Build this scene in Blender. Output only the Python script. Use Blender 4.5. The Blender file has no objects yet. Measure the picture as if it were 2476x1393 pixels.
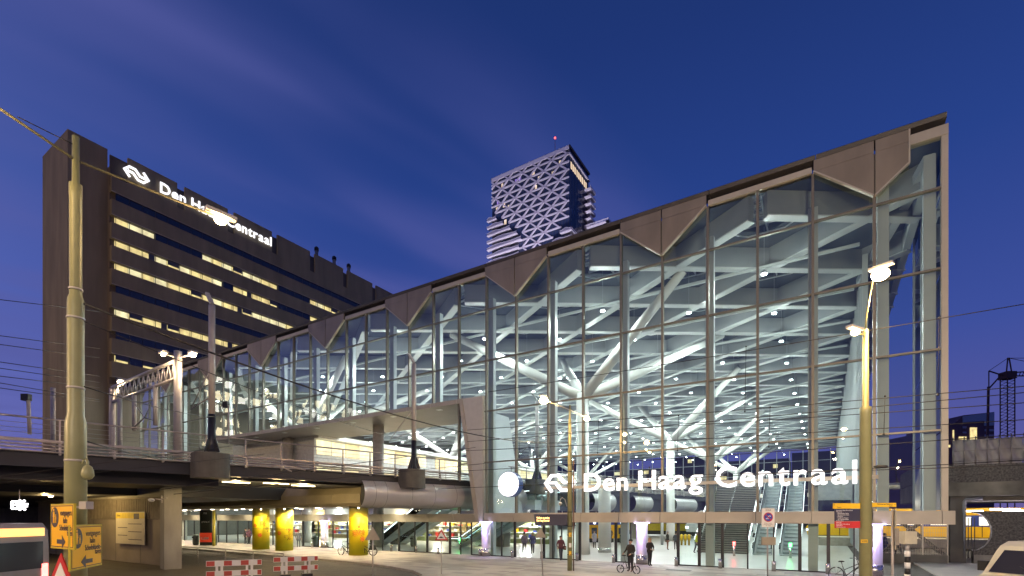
import bpy, bmesh, math, random
from mathutils import Vector, Matrix
random.seed(7)
SC = bpy.context.scene
COL = SC.collection
# ------------------------------------------------------------------ camera, sky, exposure
F, CU, V0, EYE = 1206.6, 1238.0, 1250.0, 3.05          # lens in photo pixels, principal column, horizon row, eye height
CT, ST = 0.8465, 0.5325                                # heading of the camera against the station grid
cam_d = bpy.data.cameras.new('camera')
cam = bpy.data.objects.new('camera', cam_d); COL.objects.link(cam)
cam.location = (0, 0, EYE)
cam.rotation_euler = (math.radians(90), 0, math.atan2(ST, CT))
cam_d.sensor_width = 36; cam_d.lens = 36 * F / 2476
cam_d.shift_y = 553.5 / 2476
cam_d.clip_start = 0.1; cam_d.clip_end = 5000
SC.camera = cam
SC.view_settings.view_transform = 'Standard'; SC.view_settings.look = 'None'
SC.view_settings.gamma = 1; SC.view_settings.exposure = 0.12
SC.render.engine = 'CYCLES'
SC.cycles.use_denoising = True
SC.cycles.max_bounces = 7; SC.cycles.diffuse_bounces = 3; SC.cycles.glossy_bounces = 3
SC.cycles.transparent_max_bounces = 40; SC.cycles.transmission_bounces = 4
SC.cycles.sample_clamp_indirect = 4; SC.cycles.caustics_reflective = False; SC.cycles.caustics_refractive = False

W = bpy.data.worlds.new('World'); SC.world = W; W.use_nodes = True
def build_world():
    nt = W.node_tree; nd = nt.nodes; lk = nt.links; nd.clear()
    out = nd.new('ShaderNodeOutputWorld'); bg = nd.new('ShaderNodeBackground')
    tc = nd.new('ShaderNodeTexCoord'); sep = nd.new('ShaderNodeSeparateXYZ')
    lk.new(tc.outputs['Generated'], sep.inputs[0])
    ramp = nd.new('ShaderNodeValToRGB'); e = ramp.color_ramp.elements
    stops = [(0.0, (.135, .105, .30)), (.10, (.095, .095, .32)), (.28, (.044, .074, .31)), (.50, (.019, .050, .235)), (.68, (.0125, .034, .165)), (.8, (.0095, .028, .13)), (1.0, (.007, .022, .11))]
    e[0].position = stops[0][0]; e[0].color = (*stops[0][1], 1); e[1].position = 1.0; e[1].color = (*stops[-1][1], 1)
    for p, c in stops[1:-1]:
        q = e.new(p); q.color = (*c, 1)
    lk.new(sep.outputs['Z'], ramp.inputs[0])
    # afterglow: the half of the sky where the sun went down (photo left) is paler
    def math_n(op, a=None, b=None):
        m = nd.new('ShaderNodeMath'); m.operation = op
        for i, x in enumerate((a, b)):
            if x is None: continue
            if isinstance(x, (int, float)): m.inputs[i].default_value = x
            else: lk.new(x, m.inputs[i])
        return m.outputs[0]
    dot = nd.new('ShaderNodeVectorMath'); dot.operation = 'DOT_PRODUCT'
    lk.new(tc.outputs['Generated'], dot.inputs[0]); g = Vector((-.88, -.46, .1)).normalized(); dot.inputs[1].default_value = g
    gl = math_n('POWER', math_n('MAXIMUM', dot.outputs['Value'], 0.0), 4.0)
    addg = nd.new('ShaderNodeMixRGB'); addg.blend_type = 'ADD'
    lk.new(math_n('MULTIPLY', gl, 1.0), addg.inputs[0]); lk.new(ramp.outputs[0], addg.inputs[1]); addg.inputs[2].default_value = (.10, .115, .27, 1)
    # long soft streaks of cloud that drift in over the left of the sky
    dv = nd.new('ShaderNodeVectorMath'); dv.operation = 'DIVIDE'
    cmb = nd.new('ShaderNodeCombineXYZ'); zz = math_n('ADD', math_n('MAXIMUM', sep.outputs['Z'], 0.0), 0.06)
    for i in range(3): lk.new(zz, cmb.inputs[i])
    lk.new(tc.outputs['Generated'], dv.inputs[0]); lk.new(cmb.outputs[0], dv.inputs[1])
    mp = nd.new('ShaderNodeMapping'); mp.inputs['Rotation'].default_value = (0, 0, -math.radians(CLOUD_ROT)); lk.new(dv.outputs[0], mp.inputs[0])
    m2 = nd.new('ShaderNodeMapping'); m2.inputs['Scale'].default_value = (.55, 1.9, 0); m2.inputs['Location'].default_value = CLOUD_LOC; lk.new(mp.outputs[0], m2.inputs[0])
    nz = nd.new('ShaderNodeTexNoise'); nz.inputs['Scale'].default_value = 1.2; nz.inputs['Detail'].default_value = 2.5; nz.inputs['Roughness'].default_value = .5; nz.inputs['Distortion'].default_value = .25
    lk.new(m2.outputs[0], nz.inputs['Vector'])
    s2 = nd.new('ShaderNodeSeparateXYZ'); lk.new(mp.outputs[0], s2.inputs[0])
    edge = nd.new('ShaderNodeMapRange'); edge.interpolation_type = 'SMOOTHSTEP'; edge.inputs['From Min'].default_value = .55; edge.inputs['From Max'].default_value = 1.15; lk.new(s2.outputs['Y'], edge.inputs['Value'])
    cr0 = nd.new('ShaderNodeValToRGB'); cr0.color_ramp.interpolation = 'EASE'
    cr0.color_ramp.elements[0].position = .36; cr0.color_ramp.elements[1].position = .72
    lk.new(nz.outputs[0], cr0.inputs[0])
    class _o: pass
    cr = _o(); cr.outputs = [math_n('MULTIPLY', cr0.outputs[0], edge.outputs[0])]
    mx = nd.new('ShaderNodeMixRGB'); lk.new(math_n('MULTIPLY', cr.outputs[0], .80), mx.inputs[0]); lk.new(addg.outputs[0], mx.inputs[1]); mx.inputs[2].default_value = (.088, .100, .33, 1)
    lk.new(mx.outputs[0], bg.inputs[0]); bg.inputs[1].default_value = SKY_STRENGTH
    lk.new(bg.outputs[0], out.inputs[0])
SKY_STRENGTH = 1.0
CLOUD_ROT = 74; CLOUD_LOC = (0.35, 0.2, 0)
build_world()

# ------------------------------------------------------------------ helpers
def c2w(xc, yc, z=0.0):
    return Vector((CT * xc - ST * yc, ST * xc + CT * yc, z))
def at(u, v, yc):                       # point seen at photo pixel (u, v), yc metres ahead of the camera
    return c2w((u - CU) / F * yc, yc, EYE + (V0 - v) / F * yc)
def gp(u, v, z=0.0):                    # point of the level z seen at (u, v)
    return at(u, v, (EYE - z) * F / (v - V0))
def onY(u, v, Y):                       # point of the plane y = Y seen at (u, v)
    r = (u - CU) / F; X = Y * (CT * r - ST) / (CT + ST * r); yc = -ST * X + CT * Y
    return Vector((X, Y, EYE + (V0 - v) / F * yc))
def onX(u, v, X):
    r = (u - CU) / F; Y = X * (CT + ST * r) / (CT * r - ST); yc = -ST * X + CT * Y
    return Vector((X, Y, EYE + (V0 - v) / F * yc))

class MB:
    def __init__(s): s.v = []; s.f = []; s.m = []; s.smooth = []
    def poly(s, pts, mi=0, sm=False):
        b = len(s.v); s.v += [tuple(p) for p in pts]; s.f.append(tuple(range(b, b + len(pts)))); s.m.append(mi); s.smooth.append(sm); return s
    def faces(s, pts, fs, mi=0, sm=False):
        b = len(s.v); s.v += [tuple(p) for p in pts]
        for f in fs: s.f.append(tuple(b + i for i in f)); s.m.append(mi); s.smooth.append(sm)
        return s
    def box(s, x0, x1, y0, y1, z0, z1, mi=0):
        p = [(x, y, z) for z in (z0, z1) for y in (y0, y1) for x in (x0, x1)]
        return s.faces(p, [(0, 2, 3, 1), (4, 5, 7, 6), (0, 1, 5, 4), (2, 6, 7, 3), (0, 4, 6, 2), (1, 3, 7, 5)], mi)
    def prism(s, pts, d, mi=0, mi_side=None):      # closed planar loop pts pushed along vector d
        n = len(pts); d = Vector(d); a = [Vector(p) for p in pts]; b = [p + d for p in a]
        s.faces(a + b, [tuple(reversed(range(n))), tuple(range(n, 2 * n))], mi)
        s.faces(a + b, [(i, (i + 1) % n, n + (i + 1) % n, n + i) for i in range(n)], mi if mi_side is None else mi_side)
        return s
    def beam(s, a, b, w, h, mi=0, up=(0, 0, 1)):    # square bar from a to b, w across, h along up
        a = Vector(a); b = Vector(b); d = (b - a).normalized(); up = Vector(up)
        if abs(d.dot(up)) > .98: up = Vector((1, 0, 0))
        r = d.cross(up).normalized(); q = r.cross(d).normalized()
        o = [r * w / 2 * i + q * h / 2 * j for j in (-1, 1) for i in (-1, 1)]
        p = [a + x for x in o] + [b + x for x in o]
        return s.faces(p, [(0, 2, 3, 1), (4, 5, 7, 6), (0, 1, 5, 4), (2, 6, 7, 3), (0, 4, 6, 2), (1, 3, 7, 5)], mi)
    def tube(s, pts, r, n=8, mi=0, cap=True):       # round tube along points; r number or list
        pts = [Vector(p) for p in pts]; k = len(pts); rr = r if isinstance(r, (list, tuple)) else [r] * k
        base = len(s.v); ref = None
        for i, p in enumerate(pts):
            d = (pts[min(i + 1, k - 1)] - pts[max(i - 1, 0)])
            d = d.normalized() if d.length > 1e-9 else Vector((0, 0, 1))
            if ref is None:
                ref = Vector((1, 0, 0)) if abs(d.z) > .9 else Vector((0, 0, 1))
            x = d.cross(ref).normalized(); y = d.cross(x).normalized(); ref = -y if False else ref
            for j in range(n):
                t = 2 * math.pi * j / n
                s.v.append(tuple(p + (x * math.cos(t) + y * math.sin(t)) * rr[i]))
        for i in range(k - 1):
            for j in range(n):
                a = base + i * n + j; b = base + i * n + (j + 1) % n
                s.f.append((a, b, b + n, a + n)); s.m.append(mi); s.smooth.append(True)
        if cap:
            s.f.append(tuple(base + j for j in reversed(range(n)))); s.m.append(mi); s.smooth.append(False)
            s.f.append(tuple(base + (k - 1) * n + j for j in range(n))); s.m.append(mi); s.smooth.append(False)
        return s
    def lathe(s, prof, c=(0, 0, 0), n=16, mi=0):    # prof: list of (radius, z)
        base = len(s.v)
        for r, z in prof:
            for j in range(n):
                t = 2 * math.pi * j / n; s.v.append((c[0] + r * math.cos(t), c[1] + r * math.sin(t), c[2] + z))
        for i in range(len(prof) - 1):
            for j in range(n):
                a = base + i * n + j; b = base + i * n + (j + 1) % n
                s.f.append((a, b, b + n, a + n)); s.m.append(mi); s.smooth.append(True)
        s.f.append(tuple(base + j for j in reversed(range(n)))); s.m.append(mi); s.smooth.append(False)
        s.f.append(tuple(base + (len(prof) - 1) * n + j for j in range(n))); s.m.append(mi); s.smooth.append(False)
        return s
    def ball(s, c, r, n=10, k=6, mi=0, sc=(1, 1, 1)):
        pts = []; c = Vector(c)
        for i in range(k + 1):
            a = math.pi * i / k
            for j in range(n):
                t = 2 * math.pi * j / n
                pts.append(c + Vector((r * sc[0] * math.sin(a) * math.cos(t), r * sc[1] * math.sin(a) * math.sin(t), r * sc[2] * math.cos(a))))
        fs = [(i * n + j, (i + 1) * n + j, (i + 1) * n + (j + 1) % n, i * n + (j + 1) % n) for i in range(k) for j in range(n)]
        return s.faces(pts, fs, mi, True)
    def mesh(s, name, mats):
        me = bpy.data.meshes.new(name); me.from_pydata(s.v, [], s.f)
        for m in (mats if isinstance(mats, (list, tuple)) else [mats]): me.materials.append(m)
        for p, i, sm in zip(me.polygons, s.m, s.smooth): p.material_index = i; p.use_smooth = sm
        me.validate(); me.update(); return me
    def build(s, name, mats, parent=None, loc=(0, 0, 0), rot=(0, 0, 0), local=False):
        return link(name, s.mesh(name, mats), parent, loc, rot, local)
def link(name, me, parent=None, loc=(0, 0, 0), rot=(0, 0, 0), local=False):
    o = bpy.data.objects.new(name, me); COL.objects.link(o); o.location = loc; o.rotation_euler = rot
    if parent is not None:
        o.parent = parent
        if not local:                    # coordinates given in the world: undo the thing's own place
            root = parent
            o.matrix_parent_inverse = wmat(parent).inverted()
    return o
def wmat(o):
    m = Matrix.LocRotScale(o.location, o.rotation_euler, o.scale)
    if o.parent: return wmat(o.parent) @ o.matrix_parent_inverse @ m
    return m
def tag(o, label=None, cat=None, group=None, kind=None):
    if label: o['label'] = label
    if cat: o['category'] = cat
    if group: o['group'] = group
    if kind: o['kind'] = kind
    return o
def thing(name, label, cat, loc=(0, 0, 0), rz=0.0, group=None):
    o = bpy.data.objects.new(name, None); COL.objects.link(o); o.location = loc; o.rotation_euler = (0, 0, rz)
    o.empty_display_size = .2
    return tag(o, label, cat, group)
KIDS = {}
def copy_tree(o, parent=None):
    kids = [k for k in bpy.data.objects if k.parent == o]
    c = o.copy(); COL.objects.link(c)
    if parent is not None: c.parent = parent
    for k in kids: copy_tree(k, c)
    return c
def dup(o, loc, rz=None, label=None, group=None):
    c = copy_tree(o); c.location = loc
    if rz is not None: c.rotation_euler = (0, 0, rz)
    if label: c['label'] = label
    if group: c['group'] = group
    return c

# ------------------------------------------------------------------ materials
MATS = {}
def mat(name, col, rough=.6, metal=0.0, var=.12, scale=3.0, bump=0.0, bscale=20.0, spec=.5, emit=None, estr=0.0, stretch=(1, 1, 1)):
    if name in MATS: return MATS[name]
    m = bpy.data.materials.new(name); m.use_nodes = True; nt = m.node_tree; nd = nt.nodes; lk = nt.links
    b = nd['Principled BSDF']; b.inputs['Roughness'].default_value = rough; b.inputs['Metallic'].default_value = metal
    b.inputs['Specular IOR Level'].default_value = spec
    b.inputs['Base Color'].default_value = (*col, 1)
    tc = nd.new('ShaderNodeTexCoord'); mp = nd.new('ShaderNodeMapping'); mp.inputs['Scale'].default_value = stretch
    lk.new(tc.outputs['Object'], mp.inputs[0])
    if var > 0:
        nz = nd.new('ShaderNodeTexNoise'); nz.inputs['Scale'].default_value = scale; nz.inputs['Detail'].default_value = 5
        lk.new(mp.outputs[0], nz.inputs['Vector'])
        cr = nd.new('ShaderNodeValToRGB'); cr.color_ramp.elements[0].position = .3; cr.color_ramp.elements[1].position = .7
        cr.color_ramp.elements[0].color = (*[c * (1 - var) for c in col], 1); cr.color_ramp.elements[1].color = (*[min(1, c * (1 + var)) for c in col], 1)
        lk.new(nz.outputs[0], cr.inputs[0]); lk.new(cr.outputs[0], b.inputs['Base Color'])
    if bump > 0:
        n2 = nd.new('ShaderNodeTexNoise'); n2.inputs['Scale'].default_value = bscale; n2.inputs['Detail'].default_value = 4
        lk.new(mp.outputs[0], n2.inputs['Vector'])
        bp = nd.new('ShaderNodeBump'); bp.inputs['Strength'].default_value = bump; bp.inputs['Distance'].default_value = .02
        lk.new(n2.outputs[0], bp.inputs['Height']); lk.new(bp.outputs[0], b.inputs['Normal'])
    if emit:
        b.inputs['Emission Color'].default_value = (*emit, 1); b.inputs['Emission Strength'].default_value = estr
    MATS[name] = m; return m
def glow(name, col, s):
    return mat(name, (.8, .8, .8), .5, var=0, emit=col, estr=s)
def glass(name, tint=(.88, .94, .92), k=1.8, ior=1.55, wob=.0, wscale=.5, rough=0.0, refl=(1, 1, 1)):
    m = bpy.data.materials.new(name); m.use_nodes = True; nt = m.node_tree; nd = nt.nodes; lk = nt.links; nd.clear()
    out = nd.new('ShaderNodeOutputMaterial'); mx = nd.new('ShaderNodeMixShader'); tr = nd.new('ShaderNodeBsdfTransparent'); gs = nd.new('ShaderNodeBsdfGlossy')
    tr.inputs[0].default_value = (*tint, 1); gs.inputs['Color'].default_value = (*refl, 1); gs.inputs['Roughness'].default_value = rough
    fr = nd.new('ShaderNodeFresnel'); fr.inputs[0].default_value = ior
    mu = nd.new('ShaderNodeMath'); mu.operation = 'MULTIPLY'; mu.inputs[1].default_value = k; mu.use_clamp = True
    lk.new(fr.outputs[0], mu.inputs[0]); lk.new(mu.outputs[0], mx.inputs[0]); lk.new(tr.outputs[0], mx.inputs[1]); lk.new(gs.outputs[0], mx.inputs[2]); lk.new(mx.outputs[0], out.inputs[0])
    if wob > 0:
        g = nd.new('ShaderNodeNewGeometry'); nz = nd.new('ShaderNodeTexNoise'); nz.inputs['Scale'].default_value = wscale; nz.inputs['Detail'].default_value = 1.0
        lk.new(g.outputs['Position'], nz.inputs['Vector'])
        bp = nd.new('ShaderNodeBump'); bp.inputs['Strength'].default_value = 1.0; bp.inputs['Distance'].default_value = wob
        lk.new(nz.outputs[0], bp.inputs['Height']); lk.new(bp.outputs[0], gs.inputs['Normal'])
    MATS[name] = m; return m

M_FRAME = mat('bronze_aluminium', (.19, .175, .14), .42, .35, .10, 2.0)
M_PANEL = mat('brown_cladding', (.235, .205, .16), .45, .25, .17, .9, stretch=(1, 1, .35))
M_FASCIA = mat('beige_cladding', (.41, .385, .325), .5, .15, .10, .8)
M_GUTTER = mat('dark_gutter', (.055, .05, .05), .5, .2, .15, 1.0)
M_STEEL = mat('pale_grey_painted_steel', (.50, .53, .53), .42, 0, .05, .6)
M_BEAM = mat('roof_beam_paint', (.31, .325, .33), .5, 0, .08, .5)
M_FLANGE = mat('beam_flange_lit', (.62, .64, .63), .45, 0, .05, .6)  # light on the beam undersides, put into a paler colour than the web
M_CEIL = mat('ceiling_lining', (.125, .135, .145), .6, 0, .12, .4)
M_BAR = mat('white_skylight_bar', (.68, .70, .70), .45, 0, .05)
M_TREE = mat('white_column_paint', (.72, .72, .68), .25, 0, .04, .7)
M_GLASS = glass('facade_glass', (.80, .885, .87), 2.0, 1.55, .012, .55)
M_GLASSG = glass('door_glass', (.80, .90, .87), 1.5, 1.5)
M_SKYG = glass('skylight_glass', (.75, .8, .82), 1.3, 1.5)
M_DARK = mat('dark_metal', (.03, .03, .034), .4, .3, .1)
M_LAMP = glow('lamp_white', (.93, .97, 1.0), 38.0)
M_SODIUM = glow('lamp_sodium', (1.0, .70, .32), 70.0)
M_SIGN = glow('sign_white', (.97, .97, 1.0), 1.25)
M_CONC = mat('concrete', (.29, .275, .24), .8, 0, .28, .9, .25, 9, stretch=(1, 1, .4))
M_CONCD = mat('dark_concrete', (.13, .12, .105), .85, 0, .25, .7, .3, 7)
M_OFFICE = mat('brown_facade_concrete', (.195, .168, .118), .85, 0, .20, .6, .2, 5, stretch=(1, 1, .18))
M_WHITE = mat('white_paint', (.78, .78, .76), .45, 0, .04)
M_POLE = mat('olive_pole_paint', (.24, .235, .11), .38, 0, .08, 3.0)
M_MAST = mat('grey_mast_paint', (.40, .37, .35), .42, .1, .08, 2.0)
M_RAIL = mat('galvanised_tube', (.36, .33, .30), .38, .6, .1, 3.0)
M_BLACK = mat('black_rubber', (.015, .015, .016), .5, 0, .1)
M_WIRE = mat('dark_wire', (.025, .023, .022), .5, .3, .0)
M_CHROME = mat('polished_steel', (.62, .61, .59), .22, .9, .05)
M_YELLOW = mat('sign_yellow', (.82, .50, .02), .38, 0, .04)
M_NAVY = mat('sign_navy', (.035, .035, .065), .45, 0, .05)
M_RED = mat('sign_red', (.50, .03, .03), .45, 0, .08)

def point_light(name, loc, col, power, parent=None, radius=.15):
    d = bpy.data.lights.new(name, 'POINT'); d.color = col; d.energy = power; d.shadow_soft_size = radius
    o = bpy.data.objects.new(name, d); COL.objects.link(o); o.location = loc
    if parent: o.parent = parent; o.matrix_parent_inverse = wmat(parent).inverted()
    return o
def spot_light(name, loc, target, col, power, angle, parent=None, blend=.6, radius=.12):
    d = bpy.data.lights.new(name, 'SPOT'); d.color = col; d.energy = power; d.spot_size = math.radians(angle); d.spot_blend = blend; d.shadow_soft_size = radius
    o = bpy.data.objects.new(name, d); COL.objects.link(o); o.location = loc
    o.rotation_euler = (Vector(target) - Vector(loc)).to_track_quat('-Z', 'Y').to_euler()
    if parent: o.parent = parent; o.matrix_parent_inverse = wmat(parent).inverted()
    return o
WARM = (1.0, .62, .25)

# lettering as solid shapes, in the x-z plane, facing -y
def text_mesh(body, size, depth=.02, bold=0.0, mats=None, align='LEFT', name='lettering', spacing=1.0):
    cu = bpy.data.curves.new(name, 'FONT'); cu.body = body; cu.size = size; cu.extrude = depth / 2; cu.offset = bold; cu.align_x = align; cu.resolution_u = 3; cu.space_character = spacing
    o = bpy.data.objects.new(name, cu); COL.objects.link(o)
    dg = bpy.context.evaluated_depsgraph_get(); dg.update()
    me = bpy.data.meshes.new_from_object(o.evaluated_get(dg)); bpy.data.objects.remove(o); bpy.data.curves.remove(cu)
    me.transform(Matrix.Rotation(math.radians(90), 4, 'X'))
    me.materials.clear()
    for m in (mats if isinstance(mats, (list, tuple)) else [mats]): me.materials.append(m)
    me.name = name
    return me
def bounds_x(me):
    xs = [v.co.x for v in me.vertices]; return (min(xs), max(xs)) if xs else (0, 0)
def strip_path(mb, pts, w, d, mi=0):       # thick polyline in the x-z plane, pushed d along +y
    P = [Vector((p[0], 0, p[1])) for p in pts]; L, R = [], []
    for i, p in enumerate(P):
        a = (P[i] - P[i - 1]).normalized() if i else (P[1] - P[0]).normalized()
        b = (P[i + 1] - P[i]).normalized() if i < len(P) - 1 else a
        n1 = Vector((-a.z, 0, a.x)); n2 = Vector((-b.z, 0, b.x)); n = (n1 + n2).normalized(); k = w / 2 / max(.35, n.dot(n1))
        L.append(p + n * k); R.append(p - n * k)
    for i in range(len(P) - 1):
        mb.prism([L[i], R[i], R[i + 1], L[i + 1]], (0, d, 0), mi)
def logo_mb(wd, ht, d):
    mb = MB(); t = .165 * ht
    x = lambda a: a * wd
    z = lambda b: b * ht
    p1 = [(.27, -.02), (.07, .5), (.25, .92), (.44, .92), (.60, .47), (.80, .47)]
    p1 = [(.25, .0), (.06, .5), (.24, .92), (.45, .92), (.63, .50), (.82, .50)]
    p2 = [(1 - a, 1 - b) for a, b in p1]
    for p in (p1, p2): strip_path(mb, [(x(a), z(b)) for a, b in p], t, d)
    return mb
# ------------------------------------------------------------------ ground, road, pavement
YF = 32.1                                              # plane of the station's glass front
M_ASPH = mat('asphalt', (.085, .073, .06), .72, 0, .22, 1.6, .5, 60)
M_PAVE = mat('pale_stone_paving', (.36, .325, .29), .62, 0, .10, .5, .15, 20)
M_FLOOR = mat('polished_hall_floor', (.55, .54, .51), .28, 0, .05, .4)
M_GROUND = mat('ground_earth', (.10, .09, .08), .9, 0, .2, .1)
tag(MB().poly([(-2500, -2500, -.15), (2500, -2500, -.15), (2500, 2500, -.15), (-2500, 2500, -.15)]).build('ground', M_GROUND), kind='structure')
tag(MB().poly([(-120, -40, -.12), (60, -40, -.12), (60, 43, -.12), (-120, 43, -.12)]).build('road', M_ASPH), kind='structure')
kerb_line = [(-92, 24.6), (-60, 24.4), (-48.3, 24.0), (-31.7, 23.5), (-26.0, 22.9), (-22.6, 22.2), (-19.8, 21.2), (-17.8, 19.8), (-16.6, 17.6), (-16.0, 14.0), (-15.6, 4.0), (-15.0, -12.0)]
far_r = [(8.0, -12.0), (9.0, 24.0), (9.5, 30.0), (26, 36.5), (40, 41.0), (40, 43.98)]
pv = [(x, y, 0) for x, y in kerb_line] + [(x, y, 0) for x, y in far_r] + [(5.0, 43.98, 0), (5.0, YF - .02, 0), (-92, YF - .02, 0)]
pave = MB().prism([(p[0], p[1], -.15) for p in reversed(pv)], (0, 0, .15)).build('pavement', M_PAVE); tag(pave, kind='structure')
# kerbstones, each laid on its own along the edge
KER = mat('kerb_stone', (.33, .31, .28), .7, 0, .12, 2.0)
def kerb_run(line, parent, step=1.0):
    P = [Vector((x, y, 0)) for x, y in line]; acc = []
    for a, b in zip(P, P[1:]):
        n = max(1, int((b - a).length / step))
        for i in range(n): acc.append((a.lerp(b, i / n), a.lerp(b, (i + 1) / n)))
    for a, b in acc:
        d = (b - a).normalized(); r = Vector((d.y, -d.x, 0)); q = d * .006
        p = [a + q, b - q, b - q + r * .16, a + q + r * .16]
        MB().prism([(v.x, v.y, -.13) for v in p][::-1], (0, 0, .138)).build('kerbstone', KER, parent)
kerb_run(kerb_line[2:10], pave, 1.0)
# slabs: strips of paler and darker stone near the front, and the pale strip crossing the plaza
M_STRIP = mat('white_stone_strip', (.62, .60, .56), .6, 0, .06)
s_a, s_b = gp(1215, 1386), gp(1305, 1368)
tag(MB().prism([(s_a.x, s_a.y - .25, .0), (s_b.x, s_b.y - .2, .0), (s_b.x + .1, s_b.y + .25, .0), (s_a.x + .1, s_a.y + .2, .0)], (0, 0, .004)).build('paving_strip', M_STRIP, pave), kind='structure')
M_GRATE = mat('iron_grate', (.05, .05, .05), .5, .6, .1)
g = gp(1640, 1379)
tag(MB().box(g.x - .7, g.x + .7, g.y - .3, g.y + .3, -.02, .006).build('drain_grate', M_GRATE, pave))
tag(MB().box(-86, 1.9, YF + .1, 149, -.15, .012).build('hall_floor', M_FLOOR), kind='structure')
# joint grid of the paving: thin recessed-looking strips laid as slabs in rows
M_SLABA = mat('paving_slab_light', (.42, .385, .345), .6, 0, .16, .6, .12, 20); M_SLABB = mat('paving_slab_dark', (.30, .275, .25), .62, 0, .16, .6, .12, 20)
random.seed(3)
slab_mb = MB()
def inside(x, y):
    n = len(pv); c = False
    for i in range(n):
        x1, y1 = pv[i][0], pv[i][1]; x2, y2 = pv[(i + 1) % n][0], pv[(i + 1) % n][1]
        if (y1 > y) != (y2 > y) and x < (x2 - x1) * (y - y1) / (y2 - y1) + x1: c = not c
    return c
yy = 8.0
while yy < 31.4:
    xx = -62.0 + random.random() * .5
    while xx < 6.5:
        w = random.choice((1.2, 1.8, 1.2)); h = .6
        if all(inside(xx + a, yy + b) for a in (-.15, w + .15) for b in (-.15, h + .15)):
            slab_mb.faces([(xx, yy, .004), (xx + w - .012, yy, .004), (xx + w - .012, yy + h - .012, .004), (xx, yy + h - .012, .004)], [(0, 1, 2, 3)], random.choice((0, 0, 1)))
        xx += w
    yy += .6
tag(slab_mb.build('paving_slabs', [M_SLABA, M_SLABB], pave), kind='stuff')

# ------------------------------------------------------------------ the station hall
hall = thing('station_hall', 'huge glass-fronted station hall under a folded diamond-grid roof', 'station', (-38, YF, 0))
NB = 32; BAY = 2.74
def XK(k): return 4.95 if k <= 0 else 2.13 - BAY * (k - 1)
RZ = [3.35, 7.33, 11.33, 15.3, 19.28, 21.95]
ZP = 12.2                                              # underside of the viaduct portal
KP0, KP1 = 11, 25                                      # portal runs between these mullions
XPL, XPR = XK(KP1), -25.0
def part(mb, name, m, **k):
    o = mb.build(name, m, hall, **k); return o
# panes: one mesh per row height, shared
for k in range(NB):
    x1, x0 = XK(k), XK(k + 1)
    for r in range(5):
        z0, z1 = RZ[r], RZ[r + 1]
        if KP0 <= k < KP1:
            if z1 <= ZP: continue
            z0 = max(z0, ZP + .25)
        if k == KP0 - 1 and z1 < ZP: pass
        dy = random.uniform(-.014, .014)
        MB().faces([(x0 + .05, YF + dy, z0 + .04), (x1 - .05, YF - dy, z0 + .04), (x1 - .05, YF + dy, z1 - .04), (x0 + .05, YF - dy, z1 - .04)], [(0, 1, 2, 3)]).build('glass_pane', M_GLASS, hall)
for k in range(NB + 1):
    z0 = 3.35 if not (KP0 < k < KP1) else ZP + .2
    x = XK(k)
    w = .13
    if k == 0: continue
    MB().box(x - w / 2, x + w / 2, YF - .12, YF + .16, z0, 21.9).build('mullion', M_FRAME, hall)
for r, z in enumerate(RZ[1:-1]):
    for xa, xb in ([(XK(NB), XK(0) - .16)] if z > ZP else [(XK(NB), XPL - .06), (XK(KP0) + .06, XK(0) - .16)]):
        MB().box(xa, xb, YF - .10, YF + .10, z - .045, z + .045).build('transom', M_FRAME, hall)
# corner post, head beam, sill beam
MB().box(4.80, 5.06, YF - .16, YF + .16, 3.36, 22.25).build('corner_post', M_FASCIA, hall)
n_s = [(-22.6 + 2.74 * i, min(-22.6 + 2.74 * (i + 1), 5.3)) for i in range(11)]
for a, b in n_s:
    if b - a > .2: MB().box(a + .012, b - .012, YF - .34, YF + .25, 2.68, 3.35).build('sill_panel', M_FASCIA, hall)
xa = -86.0
while xa < -24.6:
    MB().prism([(xa + .012, YF - .34, 3.3), (xa + .012, YF - .05, 2.62), (xa + .012, YF + .25, 2.62), (xa + .012, YF + .25, 3.3)], (2.716, 0, 0)).build('sill_panel', M_FASCIA, hall); xa += 2.74
# folded triangle panels (two leaves each, with an upper and a lower sheet)
def panel(pts):
    MB().prism([(x, YF - .30, z) for x, z in pts], (0, .12, 0)).build('roof_edge_panel', M_PANEL, hall)
ZT, ZS, ZTIP = 22.5, 21.95, 19.72
for k in (1, 5, 9, 13, 17, 21, 25, 29):
    xc = XK(k); g = .035
    for s in (-1, 1):
        xe = xc + s * BAY * .985
        if k == 1 and s == 1: xe = 3.51
        zlow = lambda x: ZTIP + (ZS - ZTIP) * abs(x - xc) / (BAY * .985)
        zsp = lambda x: ZT - .62
        a, b = xc + s * g, xe
        P = [(a, ZT), (b, ZT), (b, max(zlow(b), ZT - .60)), (a, ZT - .60)]
        if P[2][1] > ZT - .585: P = [(a, ZT), (b, ZT), (b, zlow(b)), (b - s * .08, ZT - .6), (a, ZT - .60)]
        panel(P if s < 0 else P[::-1])
        zl = zlow(b)
        Q = [(a, ZT - .612), (b - s * .02, ZT - .612), (b, zl), (a, ZTIP)] if zl < ZT - .62 else [(a, ZT - .612), (b - s * .08, ZT - .612), (a, ZTIP)]
        panel(Q if s < 0 else Q[::-1])
        MB().beam((a, YF - .24, ZTIP - .05), (b, YF - .24, zl - .05), .22, .07).build('panel_trim', M_FASCIA, hall)
        if k == 1 and s == 1: MB().box(b, b + .07, YF - .35, YF - .13, zl - .08, ZT).build('panel_trim', M_FASCIA, hall)
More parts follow.
